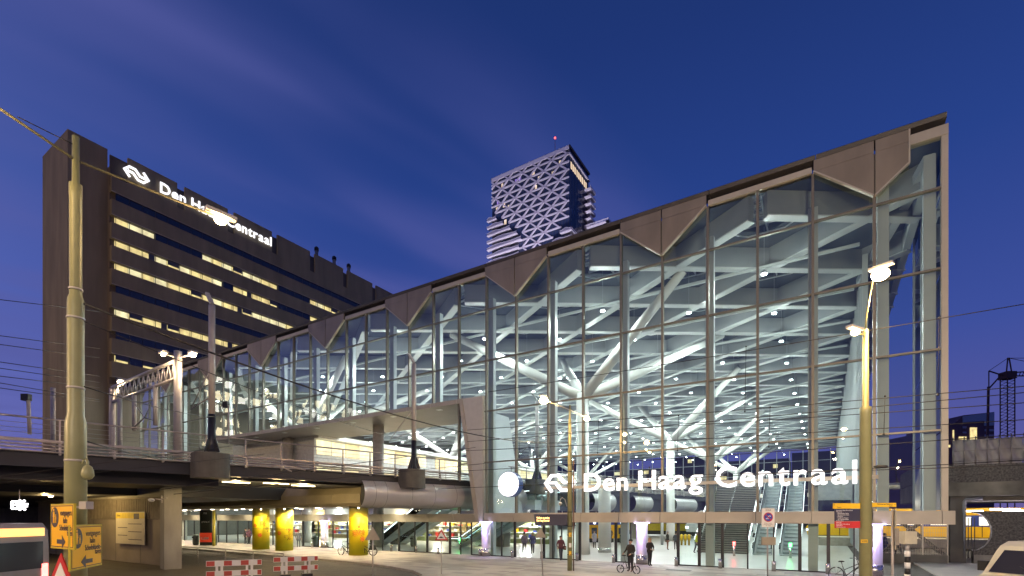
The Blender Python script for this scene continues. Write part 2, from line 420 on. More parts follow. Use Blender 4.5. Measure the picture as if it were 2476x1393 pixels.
# fascia rails over the open bays and the gutter along the whole edge
for k in (3, 7, 11, 15, 19, 23, 27, 31):
    MB().box(XK(k + 1) + .05, XK(k - 1) - .05, YF - .20, YF + .2, 21.9, 22.22).build('fascia_rail', M_FASCIA, hall)
MB().box(3.6, 5.06, YF - .20, YF + .2, 21.75, 22.25).build('fascia_rail', M_FASCIA, hall)
for i in range(17):
    a = 5.0 - i * 5.48; b = max(a - 5.48, -86)
    MB().prism([(b + .02, YF - .36, 22.72), (b + .02, YF - .30, 22.52), (b + .02, YF + .5, 22.45), (b + .02, YF + .5, 22.9), (b + .02, YF - .1, 22.9)], (a - b - .04, 0, 0)).build('gutter', M_GUTTER, hall)
# sign rail behind the letters
MB().box(-17.3, 2.3, YF - .28, YF - .13, 5.02, 5.22).build('sign_rail', M_FASCIA, hall)

# --- roof: diamond cells, each a lining ring with a skylight
PX, PY, ZC = 10.96, 7.3, 21.9
YB = YF + 16 * PY
def cell_meshes():
    hx, hy = PX / 2, PY / 2
    ring = MB(); o = [(hx, 0), (0, hy), (-hx, 0), (0, -hy)]; q = .62
    for i in range(4):
        a, b = o[i], o[(i + 1) % 4]
        ring.poly([(a[0], a[1], 0), (b[0], b[1], 0), (b[0] * q, b[1] * q, .55), (a[0] * q, a[1] * q, .55)])
        ring.poly([(a[0] * q, a[1] * q, .55), (b[0] * q, b[1] * q, .55), (b[0] * q, b[1] * q, .9), (a[0] * q, a[1] * q, .9)])
    sk = MB(); sk.poly([(x * q, y * q, .8) for x, y in o], 0)
    bars = MB()
    r = q * .99
    for a, b in (((-hx * r, 0), (hx * r, 0)), ((0, -hy * r), (0, hy * r)), ((-hx * r * .5, hy * r * .5), (hx * r * .5, hy * r * .5)), ((-hx * r * .5, -hy * r * .5), (hx * r * .5, -hy * r * .5))):
        bars.beam((*a, .62), (*b, .62), .10, .14)
    for s in (-1, 1):                                   # stays that brace the ring below
        bars.beam((s * hx * .62, 0, .5), (s * hx * .2, hy * .35, .05), .07, .07); bars.beam((s * hx * .62, 0, .5), (s * hx * .2, -hy * .35, .05), .07, .07)
    bars.beam((-hx * .2, hy * .35, .05), (hx * .2, hy * .35, .05), .07, .07); bars.beam((-hx * .2, -hy * .35, .05), (hx * .2, -hy * .35, .05), .07, .07)
    tri = MB(); 
    return ring.mesh('roof_panel', M_CEIL), sk.mesh('skylight', M_SKYG), bars.mesh('skylight_bars', M_BAR)
ring_me, sky_me, bars_me = cell_meshes()
CELLS = []
for i in range(8):
    for j in range(16): CELLS.append((-3.35 - PX * i, YF + PY * (j + .5), j))
for i in range(8):
    for j in range(1, 16): CELLS.append((2.13 - PX * i, YF + PY * j, j))
for x, y, j in CELLS:
    if x > 2: continue
    o = link('roof_panel', ring_me, hall, (x, y, ZC))
    b = link('skylight', sky_me, o, (0, 0, 0), local=True)
    b = link('skylight_bars', bars_me, o, (0, 0, 0), local=True)
# edge strips of the lining
e = MB()
for j in range(16):
    e.poly([(2.13, YF + PY * j, ZC + .02), (2.13, YF + PY * (j + 1), ZC + .02), (-3.35, YF + PY * (j + .5) + PY / 2, ZC)] if False else [(2.13, YF + PY * (j + .0), ZC), (2.13, YF + PY * (j + 1), ZC), (2.13 - .01, YF + PY * (j + .5), ZC)])
    c = YF + PY * j
    if j: e.poly([(2.13 - PX / 2, c, ZC), (2.13, c + PY / 2, ZC), (2.13, c - PY / 2, ZC)])
e.poly([(2.13, YF, ZC), (4.95, YF, ZC), (4.95, YB, ZC), (2.13, YB, ZC)])
for i in range(9):
    xc = 2.13 - PX * i
    if i: e.poly([(xc - PX / 2, YF, ZC), (xc, YF + PY / 2, ZC), (xc + PX / 2, YF, ZC)])
e.build('roof_edge_lining', M_CEIL, hall)
MB().box(-86, 4.95, YF + .5, YB, 22.86, 22.95).poly([], 0) if False else None
e2 = MB(); e2.poly([(2.13 - PX / 2, YF, ZC), (2.13, YF + PY / 2, ZC), (2.13, YF, ZC)]); e2.build('roof_edge_lining', M_CEIL, hall)
# diagonal beams
XL, XR, Y0, Y1 = -86.0, 4.6, YF + .25, YB
sl = PY / PX
def clip(x0, y0, s):                                   # line y = y0 + s*(x-x0) inside the rectangle
    xa, xb = XL, XR
    ya, yb = y0 + s * (xa - x0), y0 + s * (xb - x0)
    def fix(x, y):
        if y < Y0: return (x0 + (Y0 - y0) / s, Y0)
        if y > Y1: return (x0 + (Y1 - y0) / s, Y1)
        return (x, y)
    if max(ya, yb) <= Y0 or min(ya, yb) >= Y1: return None
    return fix(xa, ya), fix(xb, yb)
nb = 0
for s in (1, -1):
    for n in range(-16, 28):
        c = clip(-3.35 + PX * n * (-1 if s > 0 else -1), YF, s * sl)
        if not c: continue
        (xa, ya), (xb, yb) = c
        if math.hypot(xb - xa, yb - ya) < 3: continue
        dz = 0 if s > 0 else .012
        m = MB(); m.beam((xa, ya, 21.17 + dz), (xb, yb, 21.17 + dz), .44, 1.42)
        m.beam((xa, ya, 20.43 + dz), (xb, yb, 20.43 + dz), .62, .07, 1)
        m.build('roof_beam', [M_BEAM, M_FLANGE], hall)
# service rails running across under the beams
for j in range(1, 16):
    y = YF + PY * j - 1.1
    MB().box(-85, 1.8, y - .09, y + .09, 20.15, 20.33).build('service_rail', M_STEEL, hall)
# facade columns just inside the glass
for k in range(2, NB, 2):
    x = XK(k); z0 = .012 if not (KP0 < k < KP1) else ZP
    MB().box(x - .24, x + .24, YF + .55, YF + .95, z0, 20.4).build('column', M_STEEL, hall)
for x in (2.55, 4.45):
    MB().box(x - .25, x + .25, YF + .55, YF + .95, 2.72, 21.4).build('column', M_STEEL, hall)
# roof edge beam that runs back on the right, seen through the corner glass
MB().beam((4.45, YF + .7, 21.0), (4.45, YB, 21.0), .4, 1.0).build('roof_beam', M_STEEL, hall)
MB().beam((4.45, YF + .7, 21.2), (2.2, YF + 14, 20.9), .5, .5).build('roof_beam', M_STEEL, hall)
# branching columns
def tree_column(x, y):
    t = MB().lathe([(.62, 0), (.55, 1.2), (.50, 13.1)], (x, y, 0.012), 18).build('branching_column', M_TREE, hall)
    for dx, dy in ((-13.6, 0), (8.2, -1.0), (8.3, 14.0), (-8.2, 13.0)):
        a = Vector((x, y, 12.75)); b = Vector((x + dx, y + dy, 20.55)); d = (b - a).normalized()
        MB().tube([a - d * .1, a + (b - a) * .3, b], [.43, .43, .32], 14).build('branch', M_TREE, t)
for x in (-16.8, -52.6):
    for j in range(4): tree_column(x, 37.5 + 27.2 * j)
# right-hand wall with upright ribs, and the glass of the corner
for i in range(48):
    y = YF + 10 + 2.2 * i
    MB().box(2.25, 2.45, y + .02, y + 2.17, .35, 21.2).box(2.13, 2.25, y + .02, y + .30, .35, 21.2).box(2.18, 2.25, y + 1.1, y + 1.3, .35, 21.2).build('wall_panel', M_STEEL, hall)
for i in range(3):
    for r in range(5):
        ya, yb = YF + .2 + 3.2 * i, YF + .2 + 3.2 * (i + 1)
        MB().poly([(4.9, ya + .04, RZ[r] + .04), (4.9, yb - .04, RZ[r] + .04), (4.9, yb - .04, RZ[r + 1] - .04), (4.9, ya + .04, RZ[r + 1] - .04)]).build('glass_pane', M_GLASSG, hall)
    MB().box(4.84, 4.96, YF + 3.34 + 3.2 * i, YF + 3.46 + 3.2 * i, 3.35, 21.3).build('mullion', M_STEEL, hall)
# rear wall: mullion grid with dark city behind
for i in range(30):
    x = -86 + 3 * i
    MB().box(x - .08, x + .08, YB - .1, YB + .1, 0, 20.4).build('mullion', M_STEEL, hall)
for z in (6, 10, 14, 17.5): MB().box(-86, 2, YB - .07, YB + .07, z - .06, z + .06).build('transom', M_STEEL, hall)
# portal for the tram viaduct: deep soffit, fascia and slanting jamb
MB().box(XPL, XPR + .1, YF - .30, YF + 6.6, ZP + .02, ZP + .10).build('portal_soffit', mat('dark_soffit', (.20, .175, .16), .55, .1, .08, .6), hall)
xa = XPL
while xa < XPR - .2:
    xb = min(xa + 2.74, XPR + .1)
    MB().box(xa + .012, xb - .012, YF - .36, YF - .301, ZP, ZP + .34).build('portal_fascia', M_FASCIA, hall); xa += 2.74
J0, J1 = Vector((-24.95, YF - .36, ZP + .34)), Vector((-23.35, YF - .36, 2.7))
jm = MB(); jm.prism([(XPR + .3, YF - .34, ZP + .32), (J1.x + .35, YF - .34, 2.7), (XK(10) - .16, YF - .34, 2.7), (XK(10) - .16, YF - .34, ZP + .32)], (0, .3, 0))
jm.build('portal_jamb', mat('pale_jamb', (.47, .48, .46), .5, .1, .05), hall)
MB().prism([(XPR, YF - .42, ZP + .34), (J1.x, YF - .42, 2.7), (J1.x + .36, YF - .42, 2.7), (XPR + .32, YF - .42, ZP + .34)], (0, .5, 0)).build('portal_trim', M_FASCIA, hall)
MB().prism([(XPR + .02, YF + .1, ZP), (J1.x + .02, YF + .1, 2.7), (J1.x + .3, YF + .1, 2.7), (XPR + .3, YF + .1, ZP)], (0, 6.5, 0)).build('portal_cheek', M_STEEL, hall)
for u, v in ((697, 1112), (915, 1100)):
    p = onY(u, v, YF + 3.2)
    MB().lathe([(.55, 0), (.55, ZP)], (p.x, p.y, .012), 18).build('column', mat('grey_round_column', (.36, .34, .32), .6), hall)
# ground floor: door leaves, posts and round columns on the front line
def gx(u): return onY(u, 1360, YF).x
door_us = [1003, 1033, 1088, 1114, 1140, 1213, 1245, 1315, 1337, 1358, 1402, 1489, 1525, 1640, 1691, 1747, 1808, 1871, 1934, 2003, 2065]
left_us = [446, 470, 510, 528, 548, 575, 601, 660, 700, 733, 770, 805, 840, 868, 900, 925, 965]
us = left_us + door_us
OPEN = {(1245, 1315), (1402, 1489), (1525, 1640)}
for a, b in zip(us, us[1:]):
    if (a, b) in OPEN: continue
    x0, x1 = gx(a) + .03, gx(b) - .03
    MB().poly([(x0, YF, .06), (x1, YF, .06), (x1, YF, 2.64), (x0, YF, 2.64)]).build('door_glass', M_GLASSG, hall)
for i, u in enumerate(us):
    x = gx(u); w = .085 if u in (1489, 1402, 1640, 1691, 1315, 1245, 1747, 1934, 2003, 733, 965, 1033, 1088) else .035
    MB().box(x - w, x + w, YF - .05, YF + .07, .012, 2.68).build('door_post', M_DARK, hall)
for a, b in ((1315, 1402), (1489, 1525), (1640, 1747), (1871, 2003), (1140, 1245), (733, 805), (965, 1088)):
    MB().box(gx(a), gx(b), YF - .04, YF + .05, .012, .075).build('door_rail', M_DARK, hall)
M_PURP = mat('brushed_column_cladding', (.52, .50, .52), .38, .3, .04)
for u in (1180, 1555, 2113, 790, 500):
    x = gx(u); c = MB().lathe([(.37, 0), (.37, .62), (.36, .63), (.36, 2.75)], (x, YF - .25, 0), 20).build('round_column', M_PURP, hall)
    MB().lathe([(.385, .0), (.385, .58)], (x, YF - .25, .01), 20).build('steel_band', M_CHROME, c)
    MB().lathe([(.5, 0), (.5, .03)], (x, YF - .25, 2.65), 16).build('lamp_ring', glow('violet_led', (.62, .55, 1.0), 9), c)
    spot_light('column_light', (x - .0, YF - .95, 2.62), (x, YF - .42, .2), (.55, .45, 1.0), 200, 150, c, 1.0, .1)

# pendant lamps under every roof cell: things of their own
lamp_mb = MB(); lamp_mb.lathe([(.17, .12), (.19, 0), (.19, -.02)], (0, 0, 0), 10, 1); lamp_mb.lathe([(.16, -.03), (.155, -.075)], (0, 0, 0), 10, 0); lamp_mb.tube([(0, 0, .12), (0, 0, 3.0)], .012, 4, 1)
lamp_me = lamp_mb.mesh('pendant_lamp', [M_LAMP, M_STEEL])
random.seed(11)
for x, y, j in CELLS:
    if x > 2: continue
    o = link('pendant_lamp', lamp_me, None, (x, y - .1, 18.65 + random.uniform(-.04, .04)))
    tag(o, 'small bright white lamp hanging under the grey diamond-grid roof of the hall', 'lamp', 'pendant lamps under the hall roof')
    if (j % 2 == 0) and j < (14 if x > -62 else 8):
        near = j < 6
        spot_light('lamp_light', (x, y - .1, 18.5), (x, y, 0), (.92, 1.0, .97), 1800, 168, o, .35, .16)
        point_light('lamp_light', (x, y - .1, 18.5), (.92, 1.0, .97), 680, o, .16)
# ------------------------------------------------------------------ office slab on the left
def lit_window(name, base, s, seed):
    if name in MATS: return MATS[name]
    m = bpy.data.materials.new(name); m.use_nodes = True; nt = m.node_tree; nd = nt.nodes; lk = nt.links
    b = nd['Principled BSDF']; b.inputs['Base Color'].default_value = (.3, .26, .2, 1); b.inputs['Roughness'].default_value = .4
    g = nd.new('ShaderNodeNewGeometry'); nz = nd.new('ShaderNodeTexNoise'); nz.inputs['Scale'].default_value = .9; nz.inputs['Detail'].default_value = 2
    mp = nd.new('ShaderNodeMapping'); mp.inputs['Location'].default_value = (seed, seed * 1.7, 0); mp.inputs['Scale'].default_value = (1, 1, .7)
    lk.new(g.outputs['Position'], mp.inputs[0]); lk.new(mp.outputs[0], nz.inputs['Vector'])
    cr = nd.new('ShaderNodeValToRGB'); cr.color_ramp.elements[0].position = .25; cr.color_ramp.elements[1].position = .75
    cr.color_ramp.elements[0].color = (*[c * .45 for c in base], 1); cr.color_ramp.elements[1].color = (*[min(1, c * 1.15) for c in base], 1)
    lk.new(nz.outputs[0], cr.inputs[0]); lk.new(cr.outputs[0], b.inputs['Emission Color']); b.inputs['Emission Strength'].default_value = s
    MATS[name] = m; return m
M_LIT = lit_window('lit_office_room', (1.0, .73, .30), 1.25, 3.1)
M_LITB = lit_window('lit_office_room_pale', (1.0, .82, .46), 1.35, 8.1)
M_BLIND = mat('roller_blind', (.20, .17, .15), .8, 0, .05)
M_DKGL = mat('dark_window_glass', (.012, .016, .03), .06, 0, .0, spec=.8)
M_OFFG = glass('office_glass', (.9, .9, .88), 1.2, 1.5)
office = thing('office_block', 'tall brown concrete office slab with ribbon windows behind the station hall', 'office building', (-98, 27.2, 0))
XO = -92.5
MB().box(-104.6, -94.0, 27.2, 32.0, 0, 59.9).build('stair_core', M_OFFICE, office)
MB().box(-104.5, XO - .8, 32.0, 150, 0, 57.0).build('wall', mat('office_core', (.12, .10, .08), .8), office)
# attic panels with gaps
ya = 33.3
ends = [(32.05, 32.7)]
segs = [(34.2, 41.2), (42.4, 49.6), (50.8, 58.2), (59.4, 66.8), (68.0, 75.4), (76.6, 84.0), (85.2, 92.6), (93.8, 101.2), (102.4, 110), (111, 119)]
for a, b in segs: MB().box(XO - .55, XO - .15, a, b, 55.2, 59.4).build('attic_panel', M_OFFICE, office)
MB().box(XO - .8, XO - .5, 32, 150, 54, 58.7).build('attic_wall', mat('office_core_dark', (.07, .06, .055), .8), office)
ROWZ = [52.95 - 3.55 * i for i in range(9)]
WY0, WS = 32.55, 1.8
for r, z in enumerate([56.4] + ROWZ):
    z1 = z - 1.15 if r else 55.25
    zn = (ROWZ[r] if r < 9 else 10)
    MB().prism([(XO, 32.0, z1), (XO - .75, 32.0, z1), (XO - .75, 32.0, zn + .02), (XO, 32.0, zn + .02)], (0, 118, 0)).build('spandrel', M_OFFICE, office)
    MB().box(XO - .05, XO + .025, 32.0, 150, zn + .0, zn + .10).build('string_course', mat('pale_trim', (.34, .31, .28), .7), office)
LIT = {1: [(262, 373), (490, 675), (752, 835)], 2: [(262, 540), (565, 675), (752, 785)], 3: [(262, 715)], 5: [(262, 585)], 7: []}
def ycol(u): return onX(u, 600, XO).y
def wmesh(kind):
    m = MB(); w = WS
    m.box(-.10, 0, .0, .06, 0, 1.15, 0); m.box(-.10, 0, .06, w, 1.10, 1.15, 0)
    if kind == 'dark': m.poly([(-.06, .06, 0), (-.06, w, 0), (-.06, w, 1.1), (-.06, .06, 1.1)], 1)
    else:
        m.poly([(-.05, .06, 0), (-.05, w, 0), (-.05, w, 1.1), (-.05, .06, 1.1)], 3)
        m.poly([(-.55, .06, -.2), (-.55, w, -.2), (-.55, w, 1.1), (-.55, .06, 1.1)], 1)
        if kind == 'blind': m.poly([(-.12, .08, .38), (-.12, w - .02, .38), (-.12, w - .02, 1.1), (-.12, .08, 1.1)], 2)
        if kind == 'half': m.poly([(-.2, .9, .0), (-.2, w - .02, .0), (-.2, w - .02, 1.1), (-.2, .9, 1.1)], 2)
    return m
WM = {}
for kd in ('dark', 'lit', 'pale', 'blind', 'half'):
    WM[kd] = wmesh(kd).mesh('window', [M_DARK, M_DKGL if kd == 'dark' else (M_LITB if kd == 'pale' else M_LIT), M_BLIND, M_OFFG])
random.seed(21)
for r, z in enumerate(ROWZ):
    nmax = [36, 38, 34, 32, 28, 26, 22, 20, 18][r]
    for n in range(nmax):
        y = WY0 + WS * n
        lit = any(ycol(a) - 1.2 <= y <= ycol(b) - .5 for a, b in LIT.get(r, []))
        kd = random.choices(['lit', 'pale', 'blind', 'half'], [6, 4, 1.4, 1.2])[0] if lit else 'dark'
        if r == 7 and n < 7 and n % 2 == 0: kd = 'blind'
        link('window', WM[kd], office, (XO - .12, y, z - 1.15))
    m = MB(); m.box(XO - 1.4, XO - .02, 32.02, 32.5, z - 1.15, z)
for y, h in ((70.5, 62.9), (75.2, 62.3), (79.3, 61.8)):
    c = MB().lathe([(.38, 0), (.38, 4)], (XO - 3, y, 58), 10).build('vent_pipe', M_CONC, office)
    MB().lathe([(.5, 0), (.5, .6), (.2, .9)], (XO - 3, y, 62), 10).build('vent_cowl', M_DARK, c)
# lower podium wing with lit rooms, beside the tracks
pod = thing('office_podium', 'low glazed office wing with lit yellow windows behind the tram viaduct', 'office building', (-90, 33, 0))
MB().box(-97, -86.6, 26.5, 60, 0, 13).build('wall', mat('podium_wall', (.07, .075, .07), .6), pod)
for zz in (6.6, 9.6, 2.8):
    for i in range(6):
        y = 27.3 + 1.9 * i
        if (i * 7 + int(zz)) % 3 == 0: continue
        MB().box(-86.6, -86.5, y, y + 1.2, zz, zz + 1.7).build('window', M_LIT, pod)

# ------------------------------------------------------------------ lattice tower
tower = thing('lattice_tower', 'residential tower wrapped in a white triangular lattice with wavy balconies', 'tower block', (-99, 178, 0))
TX0, TX1, TY, TY1, TH = -116.5, -81.4, 169.8, 187.6, 142.2
M_TGL = mat('tower_glass', (.03, .045, .10), .12, 0, .35, .25, spec=.7)
M_LAT = mat('white_lattice', (.66, .62, .70), .5, 0, .03)
M_TDK = mat('tower_dark_wall', (.035, .03, .045), .6, 0, .2, .3)
MB().box(TX0, TX1, TY, TY1, 0, TH - .4).build('wall', M_TGL, tower)
RH = 2.95; UW = 6.55
def left_lim(r):
    return 0 if r < 5 else min(2.25, (r - 4.5) * .5) if r < 9.5 else 2.1
def right_lim(r):
    return 5.36 if r < 9.5 else max(3.35, 5.36 - (r - 9.0) * .5)
fr = lambda a, z: (TX0 + a * UW, TY - .35, z)
for r in range(0, 21):
    z = TH - RH * r - (.6 if r == 0 else 0)
    MB().box(TX0 + left_lim(r) * UW, TX0 + min(5.36, right_lim(r)) * UW, TY - .55, TY - .05, z - (.75 if r == 0 else .24), z + (.6 if r == 0 else .24)).build('lattice_bar', M_LAT, tower)
dm = {}
for r in range(0, 20):
    for h in range(0, 24):
        a0 = h * .5 - .25
        if (h + r) % 2: continue
        for s in (-1, 1):
            a1 = a0 + s * .5
            if min(a0, a1) < max(left_lim(r), left_lim(r + 1)) - .30 or max(a0, a1) > min(right_lim(r), right_lim(r + 1)) + .30: continue
            A, B = max(0, min(5.36, a0)), max(0, min(5.36, a1))
            za, zb = TH - RH * r, TH - RH * (r + 1)
            if A != a0: za -= RH * abs(A - a0) / .5
            if B != a1: zb += RH * abs(B - a1) / .5
            key = (s, h - s * r)
            dm.setdefault(key, MB()).beam(fr(A, za), fr(B, zb), .5, .5, 0, (0, 1, 0))
for mb in dm.values(): mb.build('lattice_brace', M_LAT, tower)
M_TM = mat('tower_mullion', (.02, .02, .035), .5, 0, 0)
for i in range(27):
    x = TX0 + .6 + i * 1.31
    MB().box(x - .09, x + .09, TY - .06, TY + .1, 80, TH - 1).build('mullion', M_TM, tower)
for i in range(13):
    y = TY + .8 + i * 1.35
    MB().box(TX1 - .05, TX1 + .08, y - .12, y + .12, 80, TH - 1).build('mullion', M_TM, tower)
MB().box(TX1 - 1, TX1 + .5, TY - .55, TY1 + .4, TH - 3.4, TH - 2.9).build('floor_edge', M_LAT, tower)
MB().box(TX0 - .3, TX1 + .5, TY - .5, TY1 + .4, TH - .55, TH + .1).build('roof', M_TDK, tower)
M_TLIT = glow('tower_lit_room', (1.0, .72, .36), .75); M_TPUR = glow('tower_violet_room', (.35, .15, .9), .5)
for i in range(9):
    MB().box(TX1 + .02, TX1 + .1, TY + 1 + 1.7 * i, TY + 2.1 + 1.7 * i, TH - 7.8, TH - 5.2).build('window', M_TLIT, tower)
for a, r, mt in ((3.35, 2.0, 0), (4.3, 2.1, 0), (4.75, 1.1, 0), (3.0, 1.0, 0), (3.15, 3.0, 0), (1.75, 1.1, 1), (2.05, 1.1, 1), (.45, 3.0, 1), (.9, 3.7, 0), (.35, 3.9, 0), (.75, .9, 0), (1.25, 4.2, 0)):
    x = TX0 + a * UW; z = TH - RH * (r + 1)
    MB().box(x - .5, x + .5, TY - .04, TY - .01, z + .4, z + 2.1).build('window', (M_TLIT, M_TPUR)[mt], tower)
random.seed(5)
def wavy_band(x0, x1, z, flip):
    m = MB(); n = 5; y = TY - 1.6
    hs = [1.0, 1.0, 1.5, 1.5, 1.0, 1.0]
    if flip: hs = [1.0, 1.5, 1.5, 1.0, 1.0, 1.3]
    for i in range(n):
        a = x0 + (x1 - x0) * i / n; b = x0 + (x1 - x0) * (i + 1) / n
        m.faces([(a, y, z), (b, y, z), (b, y, z + .35), (a, y, z + .35), (a, y, z + hs[i] - .18), (b, y, z + hs[i + 1] - .18), (b, y, z + hs[i + 1]), (a, y, z + hs[i])], [(0, 1, 2, 3), (4, 5, 6, 7)], 0)
        m.faces([(a, y + .02, z + .35), (b, y + .02, z + .35), (b, y + .02, z + hs[i + 1] - .18), (a, y + .02, z + hs[i] - .18)], [(0, 1, 2, 3)], 1)
    m.box(x0, x1, y + .02, TY, z + .05, z + .25, 0)
    return m
M_BALG = mat('balcony_mesh', (.22, .21, .28), .6, 0, .1)
for r in range(5, 20):
    z = TH - RH * (r + 1) - .2
    x1 = TX0 + left_lim(r + .4) * UW
    if r > 4: wavy_band(TX0 - 1.6, max(TX0 + .6, x1), z, r % 2).build('balcony', [M_LAT, M_BALG], tower)
    if r > 9:
        x0 = TX0 + right_lim(r) * UW
        b = wavy_band(min(x0, TX1 - .6), TX1 + 1.6, z, r % 2); b.box(TX1, TX1 + 1.6, TY - 1.58, TY + 10, z, z + .3).box(TX1 + 1.55, TX1 + 1.6, TY - 1.58, TY + 10, z + .7, z + 1.0)
        b.build('balcony', [M_LAT, M_BALG], tower)
    if r % 4 == 2: MB().box(TX0 + 6 + (r % 3), TX0 + 7.2 + (r % 3), TY - .05, TY - .01, z + .3, z + 2.2).build('window', M_TLIT, tower)
for r in range(2, 20):
    z = TH - RH * (r + 1) - .2
    MB().box(TX1 + .0, TX1 + 2.6, TY1 - 4.2, TY1 + 1.2, z, z + .3).box(TX1 + 2.5, TX1 + 2.6, TY1 - 4.2, TY1 + 1.2, z + .3, z + 1.1).build('balcony', [M_LAT], tower)
MB().box(TX1, TX1 + 9, TY1 - 3, TY1 + 13, 0, 118).build('wing', M_TDK, tower)
for r in range(8):
    z = 118 - RH * r
    b = MB(); b.box(TX1 - .5, TX1 + 10.2, TY1 - 4.4, TY1 - 3, z - .3, z + .1); b.box(TX1 - .5, TX1 + 10.2, TY1 - 4.42, TY1 - 4.36, z + .4, z + .9); b.box(TX1 + 9, TX1 + 10.2, TY1 - 4.4, TY1 + 14, z - .3, z + .1); b.box(TX1 + 10.1, TX1 + 10.2, TY1 - 4.4, TY1 + 14, z + .5, z + .9)
    b.build('balcony', M_LAT, tower)
MB().box(TX1 + 3.2, TX1 + 4.8, TY1 - 3.05, TY1 - 3.01, 118 - RH * 4 + .2, 118 - RH * 4 + 2.4).build('window', M_TLIT, tower)
an = MB().tube([(-90, TY + 5, TH), (-90, TY + 5, TH + 9.5)], [.16, .08], 6).build('antenna', M_MAST, tower)
MB().ball((-90, TY + 5, TH + 9.6), .35, 8, 5).build('beacon', glow('red_beacon', (1, .06, .04), 6), an)

# ------------------------------------------------------------------ tram viaduct through the portal
VD = Vector((.212, .977, 0)); VN = Vector((-VD.y, VD.x, 0)); VO = Vector((-30.6, 6.5, 0))
def vp(s, n=0.0, z=0.0): return VO + VD * s + VN * n + Vector((0, 0, z))
def vbox(mb, s0, s1, n0, n1, z0, z1, mi=0):
    p = [vp(s, n, z) for z in (z0, z1) for n in (n0, n1) for s in (s0, s1)]
    return mb.faces(p, [(0, 2, 3, 1), (4, 5, 7, 6), (0, 1, 5, 4), (2, 6, 7, 3), (0, 4, 6, 2), (1, 3, 7, 5)], mi)
via = thing('tram_viaduct', 'elevated tram viaduct with tube railings running into the station hall', 'viaduct', tuple(vp(0)))
M_GIRD = mat('dark_blue_girder', (.028, .028, .036), .5, .2, .12, .6)
S0, S1 = -42, 112
m = MB(); vbox(m, S0, S1, .35, 9.6, 5.75, 6.0); m.build('deck', M_GIRD, via)
m = MB(); vbox(m, S0, S1, .10, .34, 5.35, 6.0); m.build('edge_girder', M_GIRD, via)
m = MB(); vbox(m, S0, S1, 9.61, 9.85, 5.35, 6.9); m.build('edge_girder', M_GIRD, via)
m = MB(); vbox(m, S0, 9.2, 2.2, 7.6, 4.85, 5.75); m.build('box_girder', M_GIRD, via)
m = MB(); vbox(m, 9.2, S1, 2.2, 7.6, 5.3, 5.75); m.build('box_girder', M_GIRD, via)
for i, z in enumerate((6.02, 6.17, 6.32, 6.47)):
    MB().tube([vp(S0, -.12, z), vp(S1, -.12, z)], .045, 7).build('railing_tube', M_RAIL, via)
MB().tube([vp(S0, .02, 7.55), vp(S1, .02, 7.55)], .045, 8).build('handrail', M_RAIL, via)
m = MB(); vbox(m, S0, S1, .02, .12, 6.52, 6.60); m.build('railing_sill', M_RAIL, via)
for z in (6.85, 7.05, 7.28): MB().tube([vp(S0, .02, z), vp(S1, .02, z)], .010, 4).build('railing_cable', M_RAIL, via)
pm = MB(); pm.box(-.035, .035, -.03, .03, 5.9, 7.55); pm.box(-.05, .05, -.17, -.03, 5.92, 6.55); post_me = pm.mesh('railing_post', M_RAIL)
rz = math.atan2(VD.y, VD.x)
for i in range(77):
    o = link('railing_post', post_me, via, vp(-40 + 2.0 * i, .02, 0), (0, 0, rz))
# far-side railing
MB().tube([vp(S0, 9.7, 7.55), vp(S1, 9.7, 7.55)], .045, 8).build('handrail', M_RAIL, via)
for i in range(40): link('railing_post', post_me, via, vp(-40 + 3.8 * i, 9.7, 0), (0, 0, rz + math.pi))
# rounded cladding under the deck edge
M_CLAD = mat('pearl_cladding', (.50, .485, .48), .30, .35, .06, .5)
prof = []
for i in range(11):
    t = math.radians(-88 + 160 * i / 10)
    prof.append((.62 - .95 * math.cos(t), 4.72 + 1.02 * math.sin(t)))
prof = prof + [(.55, 5.72)]
gaps = {11, 12, 13, 16, 17, 20, 21, 22, 26, 27, 31, 32}
s = 17.4; idx = 0
while s < 100:
    ln = .9 if idx < 2 else 2.1
    if idx not in gaps:
        mb = MB(); A = [vp(s + .012, n, z) for n, z in prof]; B = [vp(s + ln - .012, n, z) for n, z in prof]; k = len(prof)
        mb.faces(A + B, [(i, i + 1, k + i + 1, k + i) for i in range(k - 1)], 0, True)
        mb.build('cladding_panel', M_CLAD, via)
    s += ln; idx += 1
vbox(MB(), 18.5, 100, .72, 2.2, 3.7, 5.7).build('edge_beam', M_GIRD, via)
# piers
pr = gp(412, 1372)
for sc in (7.37, 36, 62, 88):
    m = MB(); P = [vp(sc - .45, 4.58), vp(sc + .45, 4.58), vp(sc + .45, 5.78), vp(sc - .45, 5.78)]
    m.prism([(p.x, p.y, -.12) for p in P], (0, 0, 5.9)); m.build('pier', M_CONC, via)
